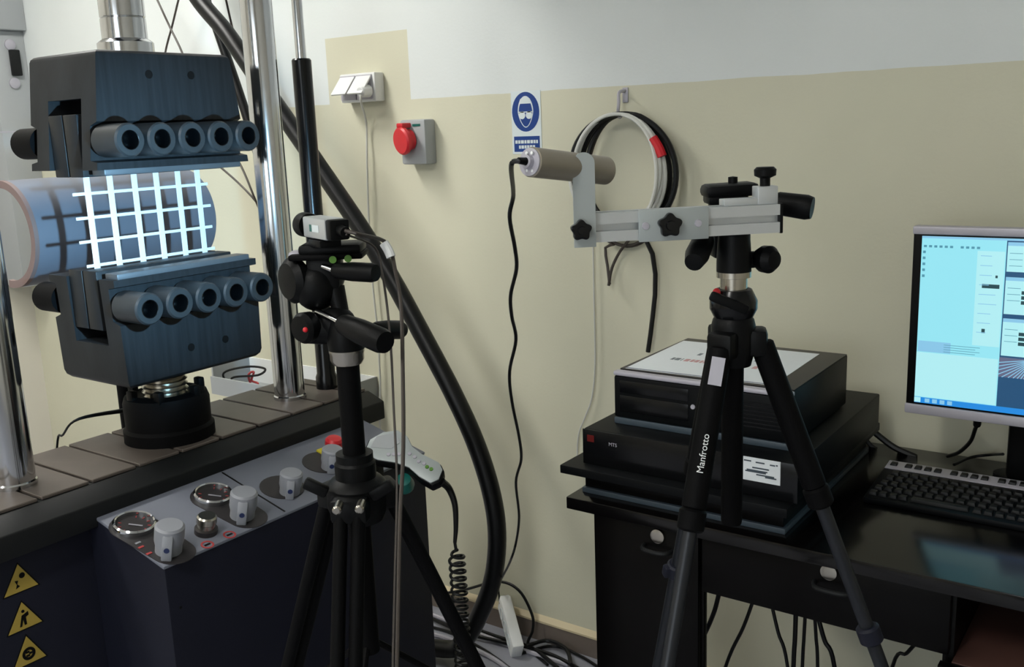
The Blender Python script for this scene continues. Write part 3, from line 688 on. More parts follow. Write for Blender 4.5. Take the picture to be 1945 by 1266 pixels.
# braces of tripod 1
for lo, P_, dr, s, ax2 in L1:
    c0 = V((T1.x, T1.y, zh1-.24)); MB().cyl(c0+dr*.012, P_(.36), .005, seg=10).build('brace', M['matte'], lo)
# small camera with ring lamp
ca = -RINGDIR.copy(); ca.z = 0; ca.normalize(); cs_ = ca.cross(EZ).normalized()       # ca points to the camera's back
cz = at(628, 426, D=k1).z; base = q(635, 462)
cc0 = V((T1.x, T1.y, cz))+ca*.0-E1*.018
ct1 = thing('small_camera', 'small silver machine camera with a lamp ring on the tripod head', 'camera', (cc0.x, cc0.y, cz-.017))
MB().box(cc0, (.072, .028, .027), (ca, cs_, EZ), .0025).build('body', M['alu'], ct1)
MB().box(cc0+ca*.044, (.016, .027, .026), (ca, cs_, EZ), .003).build('back_cover', M['black'], ct1)
MB().lathe([(0, .036), (.011, .036), (.011, .042), (.0118, .044), (.0118, .066), (.0095, .066), (.008, .058), (0, .056)], cc0, -ca, 28).build('lens', M['gloss'], ct1)
MB().lathe([(.0119, .045), (.0155, .045), (.0165, .048), (.0165, .066), (.0119, .066)], cc0, -ca, 32, True).build('lamp_ring', M['black'], ct1)
ld = MB().lathe([(0, 0), (.0014, 0), (.0011, .0012), (0, .0016)], V((0, 0, 0)), -ca, 8)
copies(ld, 'led', M['led'], ct1, [cc0-ca*.0655+(cs_*math.cos(a)+EZ*math.sin(a))*.0142 for a in [2*math.pi*i/10 for i in range(10)]])
sd_ = -cs_ if cs_.dot(E2) > 0 else cs_
MB().box(cc0+sd_*.0142+ca*.006, (.022, .0008, .009), (ca, cs_, EZ)).build('logo_patch', M['rail'], ct1)
MB().box(cc0+sd_*.0146-ca*.008, (.007, .0008, .009), (ca, cs_, EZ)).build('logo_mark', M['teal'], ct1)
MB().box(V((cc0.x, cc0.y, (cz-.015+base.z+.001)/2)), (.04, .03, cz-.015-base.z), (ca, cs_, EZ), .002).build('mount_block', M['black'], ct1)
MB().cyl(cc0+ca*.051, cc0+ca*.068-EZ*.002, .007, seg=14).build('connector', M['black'], ct1)
RP = cc0-ca*.072
so.location = RP
c1 = cc0+ca*.068
kp = [c1, c1+ca*.01+E1*.012-EZ*.004, q(735, 462, 1.26), q(752, 520, 1.25), q(762, 585, 1.24), q(765, 700, 1.22), q(766, 850, 1.2), q(760, 980, 1.18), q(757, 1120, 1.16), q(754, 1270, 1.15), q(752, 1420, 1.14), q(750, 1600, 1.13), q(748, 1900, 1.12), V((q(746, 2300, 1.1).x, q(746, 2300, 1.1).y, .03))]
cable('camera_cable', 'dark cable hanging from the small camera down in front of the tripod', kp, .0026, M['cgrey'], seg=8)
kp2 = [c1-EZ*.004, q(712, 470, 1.28), q(728, 530, 1.28), q(741, 640, 1.27), q(748, 780, 1.26), q(754, 920, 1.24), q(750, 1100, 1.22), q(746, 1280, 1.2), q(744, 1450, 1.19), q(742, 1700, 1.18), V((q(740, 2000, 1.17).x, q(740, 2000, 1.17).y, .12))]
cable('camera_cable', 'thin pale-brown cable hanging from the small camera beside the dark one', kp2, .0016, M['cgrey'], seg=6)
tag(MB().tube([q(729, 461, 1.255), q(737, 474, 1.255), q(743, 488, 1.255)], .0062, 10).build('cable_flag', M['white']), 'white tag wrapped round the camera cable', 'cable tag')

# ------------------------------------------------------------------ handset
Dh = 2.12
hu = E1.copy(); hv = (EZ*.62+E2*.78).normalized(); hn = hu.cross(hv).normalized()
if hn.z < 0: hn = -hn
hc = at(765, 862, D=Dh); kk = Dh/FPX
def hq(x, y, n=0): return hc+hu*((x-765)*kk)-hv*((y-862)*kk/.78)+hn*n
ol = [(690, 850), (697, 832), (722, 819), (752, 816), (772, 828), (783, 848), (802, 862), (838, 880), (845, 893), (838, 910), (822, 916), (800, 904), (778, 886), (750, 876), (715, 870), (697, 862)]
hs = thing('handset', 'grey and black control handset with coiled cord beside the console end', 'handset', hq(765, 880, -.05))
MB().prism([hq(x, y, -.03) for x, y in ol], hn*.026, .004).build('shell', M['black'], hs)
fc = [(x+(765-x)*.05, y+(862-y)*.06) for x, y in ol]
MB().prism([hq(x, y, -.004) for x, y in fc], hn*.004, .001).build('face_plate', M['plate'], hs)
MB().prism([hq(x, y, 0) for x, y in ((703, 848), (713, 829), (752, 824), (758, 842), (742, 852))], hn*.0012).build('display', M['greybox'], hs)
bt = MB().lathe([(0, 0), (.0045, 0), (.004, .002), (0, .002)], V((0, 0, 0)), hn, 12)
copies(bt, 'button', M['silver'], hs, [hq(x, y, .0003) for x, y in ((738, 862), (748, 862), (758, 862), (778, 862), (788, 868), (796, 876), (806, 880))])
copies(MB().lathe([(0, 0), (.0045, 0), (.004, .002), (0, .002)], V((0, 0, 0)), hn, 12), 'button', M['green'], hs, [hq(x, y, .0003) for x, y in ((812, 886), (820, 890))])
MB().lathe([(0, 0), (.020, 0), (.022, .008), (.016, .03), (0, .034)], hq(765, 892, -.062), hn, 22).build('jog_wheel', M['teal'], hs)
cp = [hq(838, 905, -.015), at(853, 928, D=Dh), at(864, 958, D=Dh), at(866, 1000, D=Dh), at(864, 1030, D=Dh)]
cb = MB().tube(cp, lambda t: .009-.005*t, 10)
hel = []; A0 = at(866, 1042, D=Dh); zb_ = .10; turns = 33
for i in range(turns*10+1):
    t = i/(turns*10); an = 2*math.pi*turns*t; rr = .0165*(1 if t > .03 else t/.03)
    hel.append(V((A0.x+.004*math.sin(t*5)+rr*math.cos(an), A0.y+rr*math.sin(an), A0.z+(zb_-A0.z)*t)))
cb.build('strain_relief', M['rubber'], hs)
MB().tube([cp[-1]]+hel+[V((A0.x, A0.y, .06)), V((A0.x+.01, A0.y+.06, .01)), V((A0.x-.02, A0.y+.25, .01))], .0034, 6, 2).build('coiled_cord', M['rubber'], hs)

# ------------------------------------------------------------------ second tripod with slotted bar
k2 = 1.2
T2 = at(1393, 600, D=k2); zh2 = at(1393, 618, D=k2).z
t2, L2 = tripod(T2, zh2, [math.radians(x) for x in (-129, 104, -12)], .50, 'black tripod in front of the desk carrying a slotted aluminium bar', False)
q = lambda x, y, d=k2: at(x, y, D=d)
zb2, zt2 = q(1398, 600).z, q(1398, 548).z
mgd = MB().lathe([(0, 0), (.024, 0), (.029, .010), (.029, .020), (.022, .034), (.018, zt2-zb2), (0, zt2-zb2)], V((T2.x, T2.y, zb2)), seg=28)
mgd.build('column_clamp', M['gloss'], t2)
MB().lathe([(0, zh2-.26), (.0125, zh2-.26), (.0135, zh2-.255), (.0135, zh2-.04), (0, zh2-.04)], V((T2.x, T2.y, 0)), seg=24).build('centre_column', M['matte'], t2)
MB().ell(q(1361, 556, k2-.02), (.005, .004, .006), (E1, E2, EZ)).build('red_badge', M['red'], t2)
MB().box(q(1385, 575, k2-.03), (.05, .008, .012), ((E1-EZ*.45).normalized(), E2, (EZ+E1*.45).normalized()), .003).build('clamp_lever', M['black'], t2)
zs0, zs1 = q(1392, 548).z, q(1392, 512).z
MB().lathe([(0, zs0-.002), (.0165, zs0-.002), (.0165, zs1-.008), (.021, zs1-.007), (.021, zs1), (0, zs1)], V((T2.x, T2.y, 0)), seg=28).build('steel_neck', M['nickel'], t2)
h2 = MB().lathe([(0, 0), (.021, 0), (.021, .012), (.02, .03), (.019, .045), (0, .045)], V((T2.x, T2.y, zs1)), seg=28)
h2.box(q(1385, 462, k2+.01), (.046, .04, .034), (E1, E2, EZ), .006)
h2.cyl(q(1395, 495), q(1440, 492), .012, .010, 18)
h2.box(q(1385, 425, k2+.035), (.05, .03, .06), (E1, E2, EZ), .006)
h2o = h2.build('pan_head', M['black'], t2)
MB().lathe([(0, -.012), (.012, -.012), (.0165, -.004), (.017, .006), (.011, .014), (0, .016)], q(1455, 492, k2-.01), (E1*.5-E2*.8).normalized(), 24).build('pan_grip', M['black'], h2o)
d0, d1 = q(1338, 452, k2-.01), q(1318, 498, k2-.06)
MB().lathe([(0, 0), (.010, 0), (.0135, .008), (.0145, (d1-d0).length*.7), (.011, (d1-d0).length), (0, (d1-d0).length+.002)], d0, d1-d0, 22).build('tilt_grip', M['black'], h2o)
# quick release plate above the bar
qp = MB()
qp.box(q(1385, 360, k2+.03), (.066, .05, .016), ((E1+EZ*.03).normalized(), E2, EZ), .006)
qp.box(q(1378, 376, k2+.03), (.05, .04, .014), (E1, E2, EZ), .004)
qp.lathe([(0, 0), (.006, 0), (.006, .008), (0, .009)], q(1392, 348, k2+.03), EZ, 12)
qp.cyl(q(1385, 380, k2+.035), q(1385, 420, k2+.035), .014, seg=16)
qp.build('quick_plate', M['black'], h2o)
gp0, gp1 = q(1470, 385, k2+.02), q(1543, 395, k2+.0)
dd = gp1-gp0
MB().lathe([(0, 0), (.012, 0), (.0145, dd.length*.12), (.0155, dd.length*.85), (.0135, dd.length), (0, dd.length)], gp0, dd, 24).build('handle_grip', M['black'], h2o)
MB().cyl(q(1410, 382, k2+.033), gp0, .006, seg=12).build('handle_rod', M['black'], h2o)
# printed leg, leg sticker
lo, P_, dr, s, ax2 = L2[0]
nl = (CAMP-P_(.11)); nl = (nl-ax2*nl.dot(ax2)).normalized(); rr_ = ax2.cross(nl)
text('Manfrotto', 'leg_lettering', M['white'], lo, P_(.113)+nl*.0153-(nl.cross(-ax2)).normalized()*.004, -ax2, (nl.cross(-ax2)).normalized(), .0115)
MB().box(P_(.022)+nl*.0148, (.034, .016, .001), (ax2, rr_, nl)).build('leg_sticker', M['silver'], lo)
# slotted bar assembly
bd = (E1*.995-E2*.08+EZ*.0).normalized()
bd = (q(1475, 411, 1.155)-q(1120, 431, 1.135)); bd.z *= .6; BL = bd.length; bd.normalize(); bo = bd.cross(EZ).normalized()   # bo: towards camera
if bo.dot(E2) > 0: bo = -bo
bu = bo.cross(bd).normalized()
if bu.z < 0: bu = -bu
hb_ = .0165
b0 = q(1120, 431, 1.135)
bar = thing('slotted_bar', 'slotted aluminium bar with clamp plate and black star knobs on the second tripod', 'camera bar', q(1390, 440, 1.15))
def slot_profile(start, L, name):
    # square profile with one slot on each face
    hw, sw, dp = hb_, .0042, .008
    pf = []
    for i in range(4):
        c_, s_ = math.cos(i*math.pi/2), math.sin(i*math.pi/2)
        for x, y in ((hw, -hw), (hw, -sw), (hw-dp, -sw), (hw-dp, sw), (hw, sw)):
            pf.append((x*c_-y*s_, x*s_+y*c_))
    return MB().prism([start+bo*x+bu*y for x, y in pf], bd*L).build(name, M['alu'], bar)
slot_profile(b0, BL-.002, 'profile')
MB().box(b0+bd*(BL), (.004, hb_*2, hb_*2+.002), (bd, bo, bu), .001).build('end_cap', M['black'], bar)
# middle clamp plate with star knob
def along(px): return b0+bd*(BL*(px-1120)/(1475-1120))
MB().box(along(1270)+bo*(hb_+.0025), (BL*130/355, .004, hb_*2+.004), (bd, bo, bu), .001).build('clamp_plate', M['plate'], bar)
def star(c, n, r, h, name='star_knob'):
    mb = MB(); uu = n.cross(bu).normalized(); pts = []
    for i in range(40):
        a = 2*math.pi*i/40; R2 = r*(1-.17*(1-math.cos(5*a))/2*1.4); pts.append(c+(uu*math.cos(a+1.57)*1+bu*math.sin(a+1.57))*R2)
    mb.prism(pts, n*h, .0012); mb.lathe([(0, h*.9), (r*.42, h*.9), (r*.36, h*1.35), (0, h*1.4)], c, n, 16)
    return mb.build(name, M['gloss'], bar)
star(along(1260)+bo*(hb_+.005), bo, .0145, .009)
for px in (1217, 1315):
    c = along(px)+bo*(hb_+.0044); MB().lathe([(0, 0), (.0045, 0), (.004, .0015), (0, .0018)], c, bo, 14).build('screw', M['silver'], bar)
# upright plate at the left end with its knob
up0 = along(1105)+bo*(hb_+.003)
ztop = q(1105, 288, 1.12).z
hh = ztop-up0.z
pl_ = [(-.0125, -hb_-.004), (.0125, -hb_-.004)]+[(.0125*math.cos(a), hh-.0125+.0125*math.sin(a)) for a in [math.pi*i/12 for i in range(13)]]
MB().prism([up0+bd*x+EZ*y for x, y in pl_], bo*.004).build('upright_plate', M['plate'], bar)
star(along(1096)+bo*(hb_+.008), bo, .0125, .010)
MB().cyl(along(1100)-bo*.01, along(1100)+bo*(hb_+.004), .006, seg=12).build('pivot_bolt', M['nickel'], bar)
# small riser with thumb screw at the right end
rz = along(1452)+bu*hb_
MB().box(rz+bu*.0105, (.024, .022, .021), (bd, bo, bu), .001).build('riser', M['alu'], bar)
MB().box(rz+bu*.004-bd*.03, (.045, .02, .008), (bd, bo, bu), .001).build('riser_foot', M['alu'], bar)
MB().lathe([(0, .020), (.006, .020), (.006, .030), (.0125, .033), (.013, .040), (.010, .043), (0, .043)], rz, bu, 20).build('thumb_screw', M['black'], bar)
# tube lamp held by the upright plate
tc_ = up0+EZ*(hh-.018)-bo*.0185
td = V((-.18, -.97, .13)).normalized()
tl_ = thing('tube_lamp', 'beige-grey metal tube device held by the upright plate', 'device', tc_-EZ*.017)
RT = .0165; f0 = tc_+td*.082; e0 = tc_-td*.045
MB().cyl(e0, f0, RT, seg=36, ch=.0015).build('tube_body', M['tube'], tl_)
MB().lathe([(0, 0), (RT*.93, 0), (RT*.93, .0015), (0, .0015)], f0, td, 32).build('end_plate', M['silver'], tl_)
ux = td.cross(EZ).normalized()
if ux.dot(E1) < 0: ux = -ux
MB().lathe([(.0045, 0), (.0075, 0), (.0075, .006), (.0045, .006)], f0+td*.0015, td, 20, True).build('connector', M['silver'], tl_)
copies(MB().lathe([(0, 0), (.0021, 0), (.0018, .0012), (0, .0016)], V((0, 0, 0)), td, 10), 'white_dot', M['white'], tl_, [f0+td*.0015+ux*a+EZ*b for a in (-.003, .005) for b in (-.0095, .0095)])  # four small white dots on the end plate
pc = f0+td*.002
MB().cyl(pc, pc+td*.016, .0043, .0036, 14).build('cable_plug', M['black'], tl_)
pe = pc+td*.015
cable('lamp_cable', 'long wavy black cable running from the tube device down to the power strip', [pe, pe+td*.012-EZ*.006]+lamp_cable_pts[2:], .0028, M['rubber'], seg=8)

# ------------------------------------------------------------------ desk
DZ, DY = .80, 1.60
dk = thing('desk', 'black wooden desk with drawers along the wall', 'desk', (-.3, 1.93, 0))
MB().bb(-1.035, 1.0, DY, W-.02, DZ-.026, DZ, .002).build('desktop', M['desktop'], dk)
MB().bb(-.985, -.742, DY+.035, DY+.05, 0, DZ-.026, .002).build('leg_panel', M['desk'], dk)
MB().bb(-.98, -.747, DY+.018, DY+.035, .01, DZ-.03, .002).build('cabinet_front', M['desk'], dk)
dz0 = at(1330, 1121, Y=DY+.02).z
xr_ = at(1787, 1230, Y=DY+.02).x
dr_ = MB().bb(-.740, xr_+.012, DY+.018, DY+.035, dz0, DZ-.03, .002).build('drawer_front', M['desk'], dk)
MB().bb(-.740, xr_, DY+.036, W-.15, dz0+.01, DZ-.028, .002).build('drawer_box', M['desk'], dk)
MB().bb(xr_, xr_+.018, DY+.036, W-.03, 0, DZ-.026, .001).build('side_panel', M['desk'], dk)
MB().bb(xr_+.018, 1.0, DY+.02, W-.03, dz0-.035, dz0-.01, .001).build('reflection_shelf', M['deskrefl'], dk)  # board added here; its brown stands in for a reflection on the drawer
MB().bb(xr_+.0, 1.0, DY+.0, DY+.02, dz0-.075, dz0-.012, .001).build('shelf_rail', M['desk'], dk)
MB().bb(.98, 1.0, DY+.036, W-.03, 0, dz0-.036, .001).build('side_panel', M['desk'], dk)
for kx, ky, hx0, hy0, hx1, hy1 in ((1250, 1017, 1215, 1037, 1272, 1054), (1575, 1085, 1540, 1106, 1618, 1134)):
    c = at(kx, ky, Y=DY+.016)
    MB().lathe([(0, -.004), (.0145, -.004), (.0158, .001), (.0146, .005), (.009, .006), (0, .006)], V((c.x, DY+.016, c.z)), V((0, -1, 0)), 28).build('lock', M['nickel'], dk)
    a, b = at(hx0, hy0, Y=DY), at(hx1, hy1, Y=DY)
    z = (a.z+b.z)/2
    MB().tube([V((a.x, DY+.022, z)), V((a.x+.006, DY, z)), V((a.x+.02, DY-.008, z)), V((b.x-.02, DY-.008, z)), V((b.x-.006, DY, z)), V((b.x, DY+.022, z))], .0045, 8).build('pull_handle', M['tabledark'], dk)
# riser under the controller
rs = thing('desk_riser', 'black riser shelf on the desk under the controller', 'riser', (-.8, 1.9, DZ))
MB().bb(-1.047, -.567, DY-.002, 2.19, .850, .868, .002).build('top_board', M['pcblk'], rs)
MB().bb(-1.015, -.590, DY+.045, 2.17, DZ+.012, .850, .001).build('box', M['desk'], rs)
MB().bb(-1.02, -.585, DY+.040, 2.175, DZ, DZ+.011, .001).build('base_rim', M['pcgrey'], rs)
# controller
cyf = DY+.030
ct = thing('controller_unit', 'flat black controller box with red mark and white sticker under the computer', 'controller', (-.79, 1.9, .868))
ctz = at(1104, 812, Y=cyf).z
MB().bb(-1.008, -.562, cyf+.002, 2.16, .8685, ctz, .003).build('case', M['pcblk'], ct)
MB().bb(-1.010, -.560, cyf, cyf+.0025, .8685, ctz-.001, .001).build('front_panel', M['gloss'], ct)
a = at(1122, 832, Y=cyf)
MB().bb(a.x-.008, a.x+.008, cyf-.001, cyf, a.z-.007, a.z+.007).build('red_mark', M['shadedred'], ct)  # shade on the mark is painted into its red
a = at(1156, 846, Y=cyf)
text('MTS', 'front_lettering', M['silver'], ct, V((a.x, cyf-.0003, a.z)), V((1, 0, 0)), EZ, .0105)
a, b = at(1412, 866, Y=cyf), at(1482, 921, Y=cyf)
sx0, sx1 = a.x, b.x; sz1, sz0 = (a.z+at(1482, 876, Y=cyf).z)/2, (b.z+at(1412, 910, Y=cyf).z)/2
st = MB().bb(sx0, sx1, cyf-.0008, cyf, sz0, sz1).build('sticker', M['paper'], ct)
k = MB(); H_ = sz1-sz0; W_ = sx1-sx0
for (xa, xb, zz_) in ((.02, .22, .84), (.34, .58, .82), (.72, .86, .80), (.88, .93, .82), (.25, .70, .58), (.1, .66, .46), (.06, .62, .40), (.36, .84, .30), (.60, .90, .24)):
    k.bb(sx0+W_*xa, sx0+W_*xb, cyf-.0011, cyf-.0008, sz0+H_*zz_-.0013, sz0+H_*zz_+.0013)
k.build('sticker_print', M['pcgrey'], st)
# desktop computer
pz0 = ctz; pyf = at(1170, 803, Z=ctz).y
pxl, pxr = at(1168, 760, Y=pyf).x, at(1500, 800, Y=pyf).x; pz1 = at(1168, 703, Y=pyf).z
pyb = min(at(1303, 641, Z=pz1).y, W-.09)
pc_ = thing('desktop_computer', 'black desktop computer lying flat on the controller under a paper sheet', 'computer', ((pxl+pxr)/2, (pyf+pyb)/2, pz0))
MB().bb(pxl, pxr, pyf+.02, pyb, pz0+.004, pz1-.0015, .003).build('case', M['pcblk'], pc_)
MB().bb(pxl+.001, pxr-.001, pyf+.022, pyb-.002, pz1-.0016, pz1, .0005).build('top_cover', M['pctop'], pc_)
fr = MB().bb(pxl-.002, pxr+.002, pyf, pyf+.021, pz0+.014, pz1-.011, .004).build('front_bezel', M['pcblk'], pc_)
MB().bb(pxl-.003, pxr+.003, pyf-.001, pyf+.018, pz1-.0105, pz1-.001, .003).build('silver_trim', M['silver'], pc_)
MB().bb(pxl-.002, pxr+.002, pyf-.001, pyf+.02, pz0, pz0+.0135, .002).build('base_bezel', M['pcgrey'], pc_)
zz0 = pz0+.02; hh_ = pz1-.015-zz0
MB().bb(pxl+.012, pxl+.165, pyf-.0016, pyf+.002, zz0+hh_*.62, zz0+hh_*.95, .001).build('drive_bay', M['gloss'], fr)
MB().bb(pxl+.012, pxl+.165, pyf-.0016, pyf+.002, zz0+hh_*.10, zz0+hh_*.55, .001).build('drive_bay', M['gloss'], fr)
for i in range(7): MB().bb(pxr-.15, pxr-.01, pyf-.0016, pyf+.001, zz0+hh_*(.2+.1*i), zz0+hh_*(.24+.1*i)).build('vent_slat', M['gloss'], fr)
copies(MB().lathe([(0, 0), (.005, 0), (.0045, .002), (0, .002)], V((0, 0, 0)), V((0, -1, 0)), 16), 'front_button', M['silver'], fr, [V((pxl+.175, pyf, zz0+hh_*.5)), V((pxl+.262, pyf, zz0+hh_*.55))])
# paper sheet
def top(x, y, z): return at(x, y, Z=z)
A_, B_, C_, D_ = top(1188, 699, pz1), top(1281, 643, pz1), top(1549, 673, pz1), top(1462, 734, pz1)
ex = ((D_-A_)+(C_-B_)).normalized(); ey = EZ.cross(ex)
o_ = A_.copy(); o_.y = pyf+.026; WD, HT = .312, .285
o_.x = max(A_.x, pxl+.006); ex = V((.9995, .02, 0)).normalized(); ey = EZ.cross(ex)
pp = thing('paper_sheet', 'white printed paper sheet lying on the desktop computer', 'paper', o_+ex*WD/2+ey*HT/2)
rect = lambda x0, x1, y0, y1, z: [o_+ex*a+ey*b+EZ*z for a, b in ((x0, y0), (x1, y0), (x1, y1), (x0, y1))]
MB().prism(rect(0, WD, 0, HT, .0001), EZ*.0006).build('sheet', M['paper'], pp)
k = MB(); k.prism(rect(0, WD, .002, .006, .0007), EZ*.0002)
k.build('border_line', M['blue_dot'], pp)
k, k3_, k2_ = MB(), MB(), MB()
for kk_, (yy, xa, xb) in ((k, (.165, .070, .235)), (k3_, (.105, .050, .075)), (k2_, (.105, .080, .24))):
    x = xa
    while x < xb:
        wd = random.uniform(.008, .015)
        if random.random() > .14: kk_.prism(rect(x, min(x+wd*.75, xb), yy+random.uniform(-.001, .001), yy+.020, .0007), EZ*.0002)
        x += wd
k.build('print_line', M['printgrey'], pp); k3_.build('print_word', M['printgrey'], pp); k2_.build('print_line', M['printred'], pp)
# keyboard
ka, kb_ = at(1652, 945, Z=DZ+.012), at(1676, 872, Z=DZ+.03)
kx0, ky0, ky1 = ka.x+.0, ka.y, min(kb_.y, W-.05)
kx0 = (ka.x+kb_.x)/2; KW = .455; KD = ky1-ky0
kd = thing('keyboard', 'black computer keyboard with silver top strip on the desk', 'keyboard', (kx0+KW/2, (ky0+ky1)/2, DZ))
rise = .016
MB().prism([V((kx0, ky0, DZ)), V((kx0, ky1, DZ)), V((kx0, ky1, DZ+.014+rise)), V((kx0, ky0, DZ+.012))], V((KW, 0, 0)), .003).build('case', M['pcblk'], kd)
sl_ = (rise+.002)/KD
def kz(y): return DZ+.012+(y-ky0)*sl_
ya = ky1-.040
MB().prism([V((kx0+.002, ya, kz(ya)-.002)), V((kx0+.002, ky1-.001, kz(ky1)-.002)), V((kx0+.002, ky1-.001, kz(ky1)+.002)), V((kx0+.002, ya, kz(ya)+.002))], V((KW-.004, 0, 0)), .001).build('silver_strip', M['silver'], kd)
def key(w): return MB().prism([V((-w/2, -.0075, 0)), V((w/2, -.0075, 0)), V((w/2-.002, -.006, .007)), V((-w/2+.002, -.006, .007))], V((0, .015, 0)), .0008)
pitch = .0190
rows = [ky0+.014+i*(ya-ky0-.018)/5 for i in range(5)]
locs = []
for i, y in enumerate(rows):
    for j in range(23):
        if j in (15, 19): continue
        if i == 0 and 4 <= j <= 9: continue
        x = kx0+.014+j*pitch+(.004*i if j < 14 else 0)
        if x < kx0+KW-.01: locs.append(V((x, y+.007, kz(y+.007)-.001)))
copies(key(.0165), 'key', M['key'], kd, locs)
y = rows[0]+.007
copies(key(.105), 'space_bar', M['key'], kd, [V((kx0+.014+6.5*pitch, y, kz(y)-.001))])
y = (ya+ky1)/2
copies(key(.0155), 'function_key', M['key'], kd, [V((kx0+.016+j*pitch+(.010 if j > 0 else 0)+.012*((j-1)//4 if j > 0 else 0), y, kz(y)-.001)) for j in range(16)])
# monitor
my = 2.0
m0, m1 = at(1733, 429, Y=my), at(1718, 783, Y=my)
mx0 = (m0.x+m1.x)/2; mz0, mz1 = m1.z, m0.z; MW = .56
mo = thing('monitor', 'silver framed computer monitor with lit screen on the desk', 'monitor', (mx0+MW/2, my+.09, DZ))
fr = MB(); fb = .022
fr.bb(mx0, mx0+MW, my, my+.03, mz1-.016, mz1, .003).build('frame_rail', M['silver'], mo)
MB().bb(mx0, mx0+MW, my, my+.03, mz0, mz0+.020, .003).build('frame_rail', M['silver'], mo)
MB().bb(mx0+.001, mx0+MW-.001, my+.004, my+.045, mz0+.004, mz1-.004, .004).build('back_shell', M['black'], mo)
sx0, sx1, sz0, sz1 = mx0+.0175, mx0+MW-.0175, mz0+.024, mz1-.019
ys_ = my+.0035
scr = MB().bb(sx0, sx1, ys_, ys_+.0005, sz0, sz1).build('screen', M['scr'], mo)
def pane(x0, x1, z0, z1, m, lay, nm='screen_pane'):
    return MB().bb(x0, x1, ys_-.0002*lay-.0001, ys_-.0002*(lay-1)-.00005, z0, z1).build(nm, M[m], scr)
SW, SH = sx1-sx0, sz1-sz0
split = at(1903, 600, Y=my).x
zz_ = lambda f: sz1-SH*f     # fraction from the top
pane(sx0, sx1, sz0, zz_(.965), 'scrbar', 1, 'task_bar')
pane(sx0, sx0+.012, sz0+.001, zz_(.967), 'scr2', 2, 'task_icon')
for i in range(4): pane(sx0+.02+.014*i, sx0+.029+.014*i, sz0+.002, zz_(.97), 'scr3', 2, 'task_icon')
pane(sx0, sx1, zz_(.012), sz1, 'scr3', 1, 'title_bar')
for i in range(11):
    if i != 6: pane(sx0+.004+.0095*i, sx0+.0095+.0095*i, zz_(.065), zz_(.052), 'scrline', 1, 'toolbar_icon')
for i in range(5): pane(sx0+.003, sx0+.008, zz_(.10+.035*i), zz_(.085+.035*i), 'scrline', 1, 'toolbar_icon')
vx = at(1855, 500, Y=my).x
pane(vx, split-.002, zz_(.62), zz_(.075), 'scr2', 1)
pane(sx0, split-.002, zz_(.96), zz_(.69), 'scr2', 1)
pane(sx0+.002, sx0+(vx-sx0)*.62, zz_(.685), zz_(.62), 'scr3', 1)
for i in range(4): pane(sx0+.05, split-.035-.008*(i % 2), zz_(.636+.014*i), zz_(.633+.014*i), 'scrline', 2, 'text_line')
for i in range(9):
    zf = .10+.055*i
    pane(vx+.006, vx+.006+random.uniform(.015, .032), zz_(zf+.004), zz_(zf), 'scr3', 2, 'text_line')
pane(vx+.011, split-.008, zz_(.285), zz_(.262), 'scrdark', 2, 'field')
pane(vx+.015, vx+.021, zz_(.545), zz_(.52), 'scrdark', 2, 'field'); pane(split-.016, split-.012, zz_(.225), zz_(.21), 'scrdark', 2, 'field')
# right-hand windows, picture and desktop
pane(split, sx1, zz_(.965), sz1-SH*.012, 'scrdesk', 1, 'desktop_area')
for f0, f1 in ((.02, .185), (.215, .425), (.45, .665)):
    pane(split+.002, sx1-.12, zz_(f1), zz_(f0), 'scr2', 2)
    pane(split+.002, sx1-.12, zz_(f0+.02), zz_(f0), 'scr3', 3)
    for g in range(3):
        pane(split+.006, split+.028, zz_(f0+.06+.035*g+.003), zz_(f0+.06+.035*g), 'scrline', 3, 'text_line')
        if f1 > .2: pane(split+.03, split+.052, zz_(f0+.075+.028*g+.02), zz_(f0+.075+.028*g), 'scrdark', 3, 'field')
pane(split+.032, split+.05, zz_(.10), zz_(.085), 'scrdark', 3, 'field')
pane(split+.0, sx1-.12, zz_(.79), zz_(.675), 'scrgrey', 2, 'picture')
k = MB()
for i in range(26):
    a = math.radians(-80+160*i/25); cxp, czp = split+.06, zz_(.675)
    dv = V((math.sin(a), 0, -abs(math.cos(a)))); p0 = V((cxp, ys_-.0006, czp))+dv*.018; ln = min(.05/max(.2, abs(dv.z)), .07)
    ln = min(ln, (czp-zz_(.79)-.018*abs(dv.z))/max(.05, abs(dv.z)), .06 if dv.x > 0 else (cxp-split)/max(.05, abs(dv.x))-.018)
    if ln > .004: k.box(p0+dv*ln/2, (ln, .0002, .0016), (dv, V((0, 1, 0)), dv.cross(V((0, 1, 0)))))
k.build('picture_rays', M['scr3'], scr)
MB().bb(mx0+MW/2-.035, mx0+MW/2+.035, my+.09, my+.112, DZ+.016, mz0+.15, .006).build('stand_neck', M['black'], mo)
xs = at(1912, 850, Y=my+.085).x
MB().bb(mx0+MW/2-.06, mx0+MW/2+.06, my+.046, my+.09, mz0+.05, mz0+.2, .006).build('mount', M['black'], mo)
sn = MB().bb(xs, xs+.2, my+.085, my+.115, DZ+.016, mz0+.10, .01).build('stand_column', M['black'], mo)
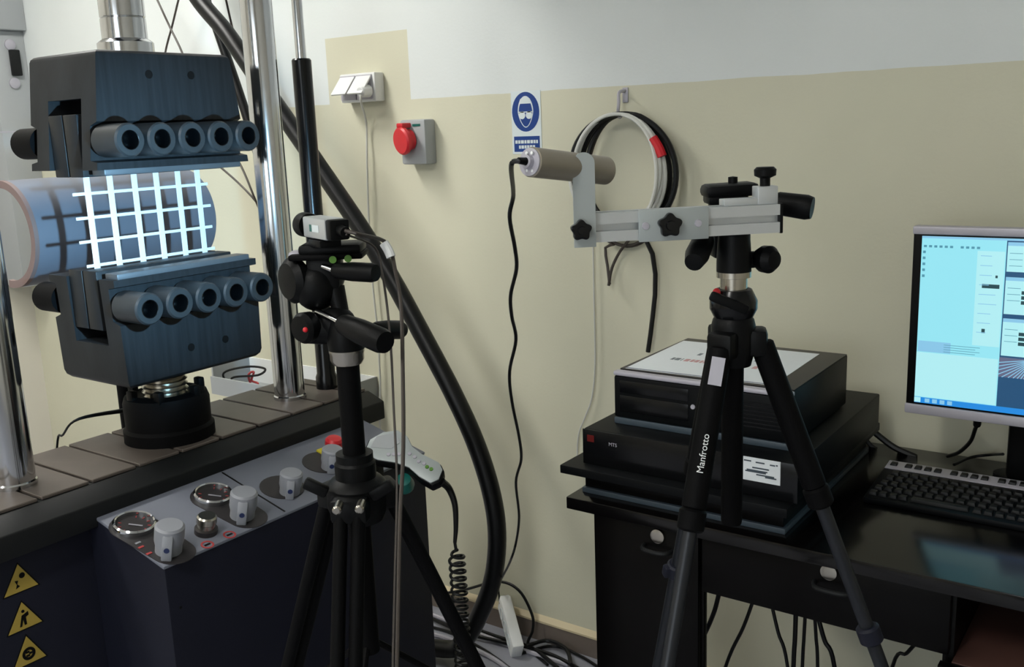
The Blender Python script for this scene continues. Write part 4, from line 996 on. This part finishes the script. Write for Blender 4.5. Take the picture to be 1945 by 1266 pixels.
MB().prism([V((mx0+MW/2+(xs-.03-mx0-MW/2)*math.cos(t)*1.0, my+.135+.06*math.sin(t), DZ)) for t in [2*math.pi*i/32 for i in range(32)]], V((0, 0, .016)), .004).build('stand_base', M['black'], mo)
pm = at(1855, 792, Y=my+.03)
cable('monitor_cable', 'black cable curving from the monitor underside down to the desk', [V((pm.x, my+.035, mz0+.01)), V((pm.x, my+.04, mz0-.015)), at(1852, 815, Y=my+.06), at(1843, 838, Y=my+.1), at(1822, 858, Y=my+.15), at(1800, 866, Y=my+.19)], lambda t: .0075 if t < .25 else .004, M['rubber'], seg=10)
cable('desk_cable', 'thin black cable lying on the desk behind the keyboard', [at(1812, 882, Z=DZ+.006), at(1845, 868, Z=DZ+.006), at(1885, 863, Z=DZ+.02), at(1905, 862, Y=2.14)], .0032, M['rubber'])
cable('desk_cable', 'thick black cable drooping from behind the computer to the desk', [at(1600, 770, Y=2.19), at(1640, 802, Y=2.2), at(1670, 828, Y=2.2), at(1700, 850, Y=2.2), at(1740, 868, Y=2.2)], .0075, M['rubber'])
cable('desk_cable', 'black cable drooping below the thick one behind the computer', [at(1600, 795, Y=2.215), at(1636, 826, Y=2.215), at(1660, 850, Y=2.215), at(1690, 862, Y=2.215)], .0055, M['rubber'])
# cables hanging under the desk
for i, q_ in enumerate((((1368, 1118), (1355, 1165), (1332, 1215), (1300, 1266)), ((1436, 1125), (1412, 1190), (1378, 1266)), ((1464, 1140), (1478, 1200), (1496, 1266)), ((1512, 1150), (1510, 1210), (1507, 1266)), ((1530, 1155), (1527, 1210), (1524, 1266)), ((1547, 1160), (1550, 1210), (1553, 1266)), ((1552, 1165), (1566, 1215), (1585, 1266)), ((1745, 1215), (1722, 1240), (1695, 1266)))):
    yy = 1.95+.02*i
    P = [at(x, y, Y=yy) for x, y in q_]; e_ = (dz0+.006-P[0].z)/(P[0].z-P[1].z); P = [P[0]+(P[0]-P[1])*e_]+(P if e_ > .15 else P[1:])+[V((P[-1].x+(P[-1].x-P[-2].x)*1.5, yy, .012))]
    cable('hanging_cable', 'black cable hanging below the desk drawers', P, .0042 if i % 3 else .0055, M['rubber'], group='cables hanging below the desk')
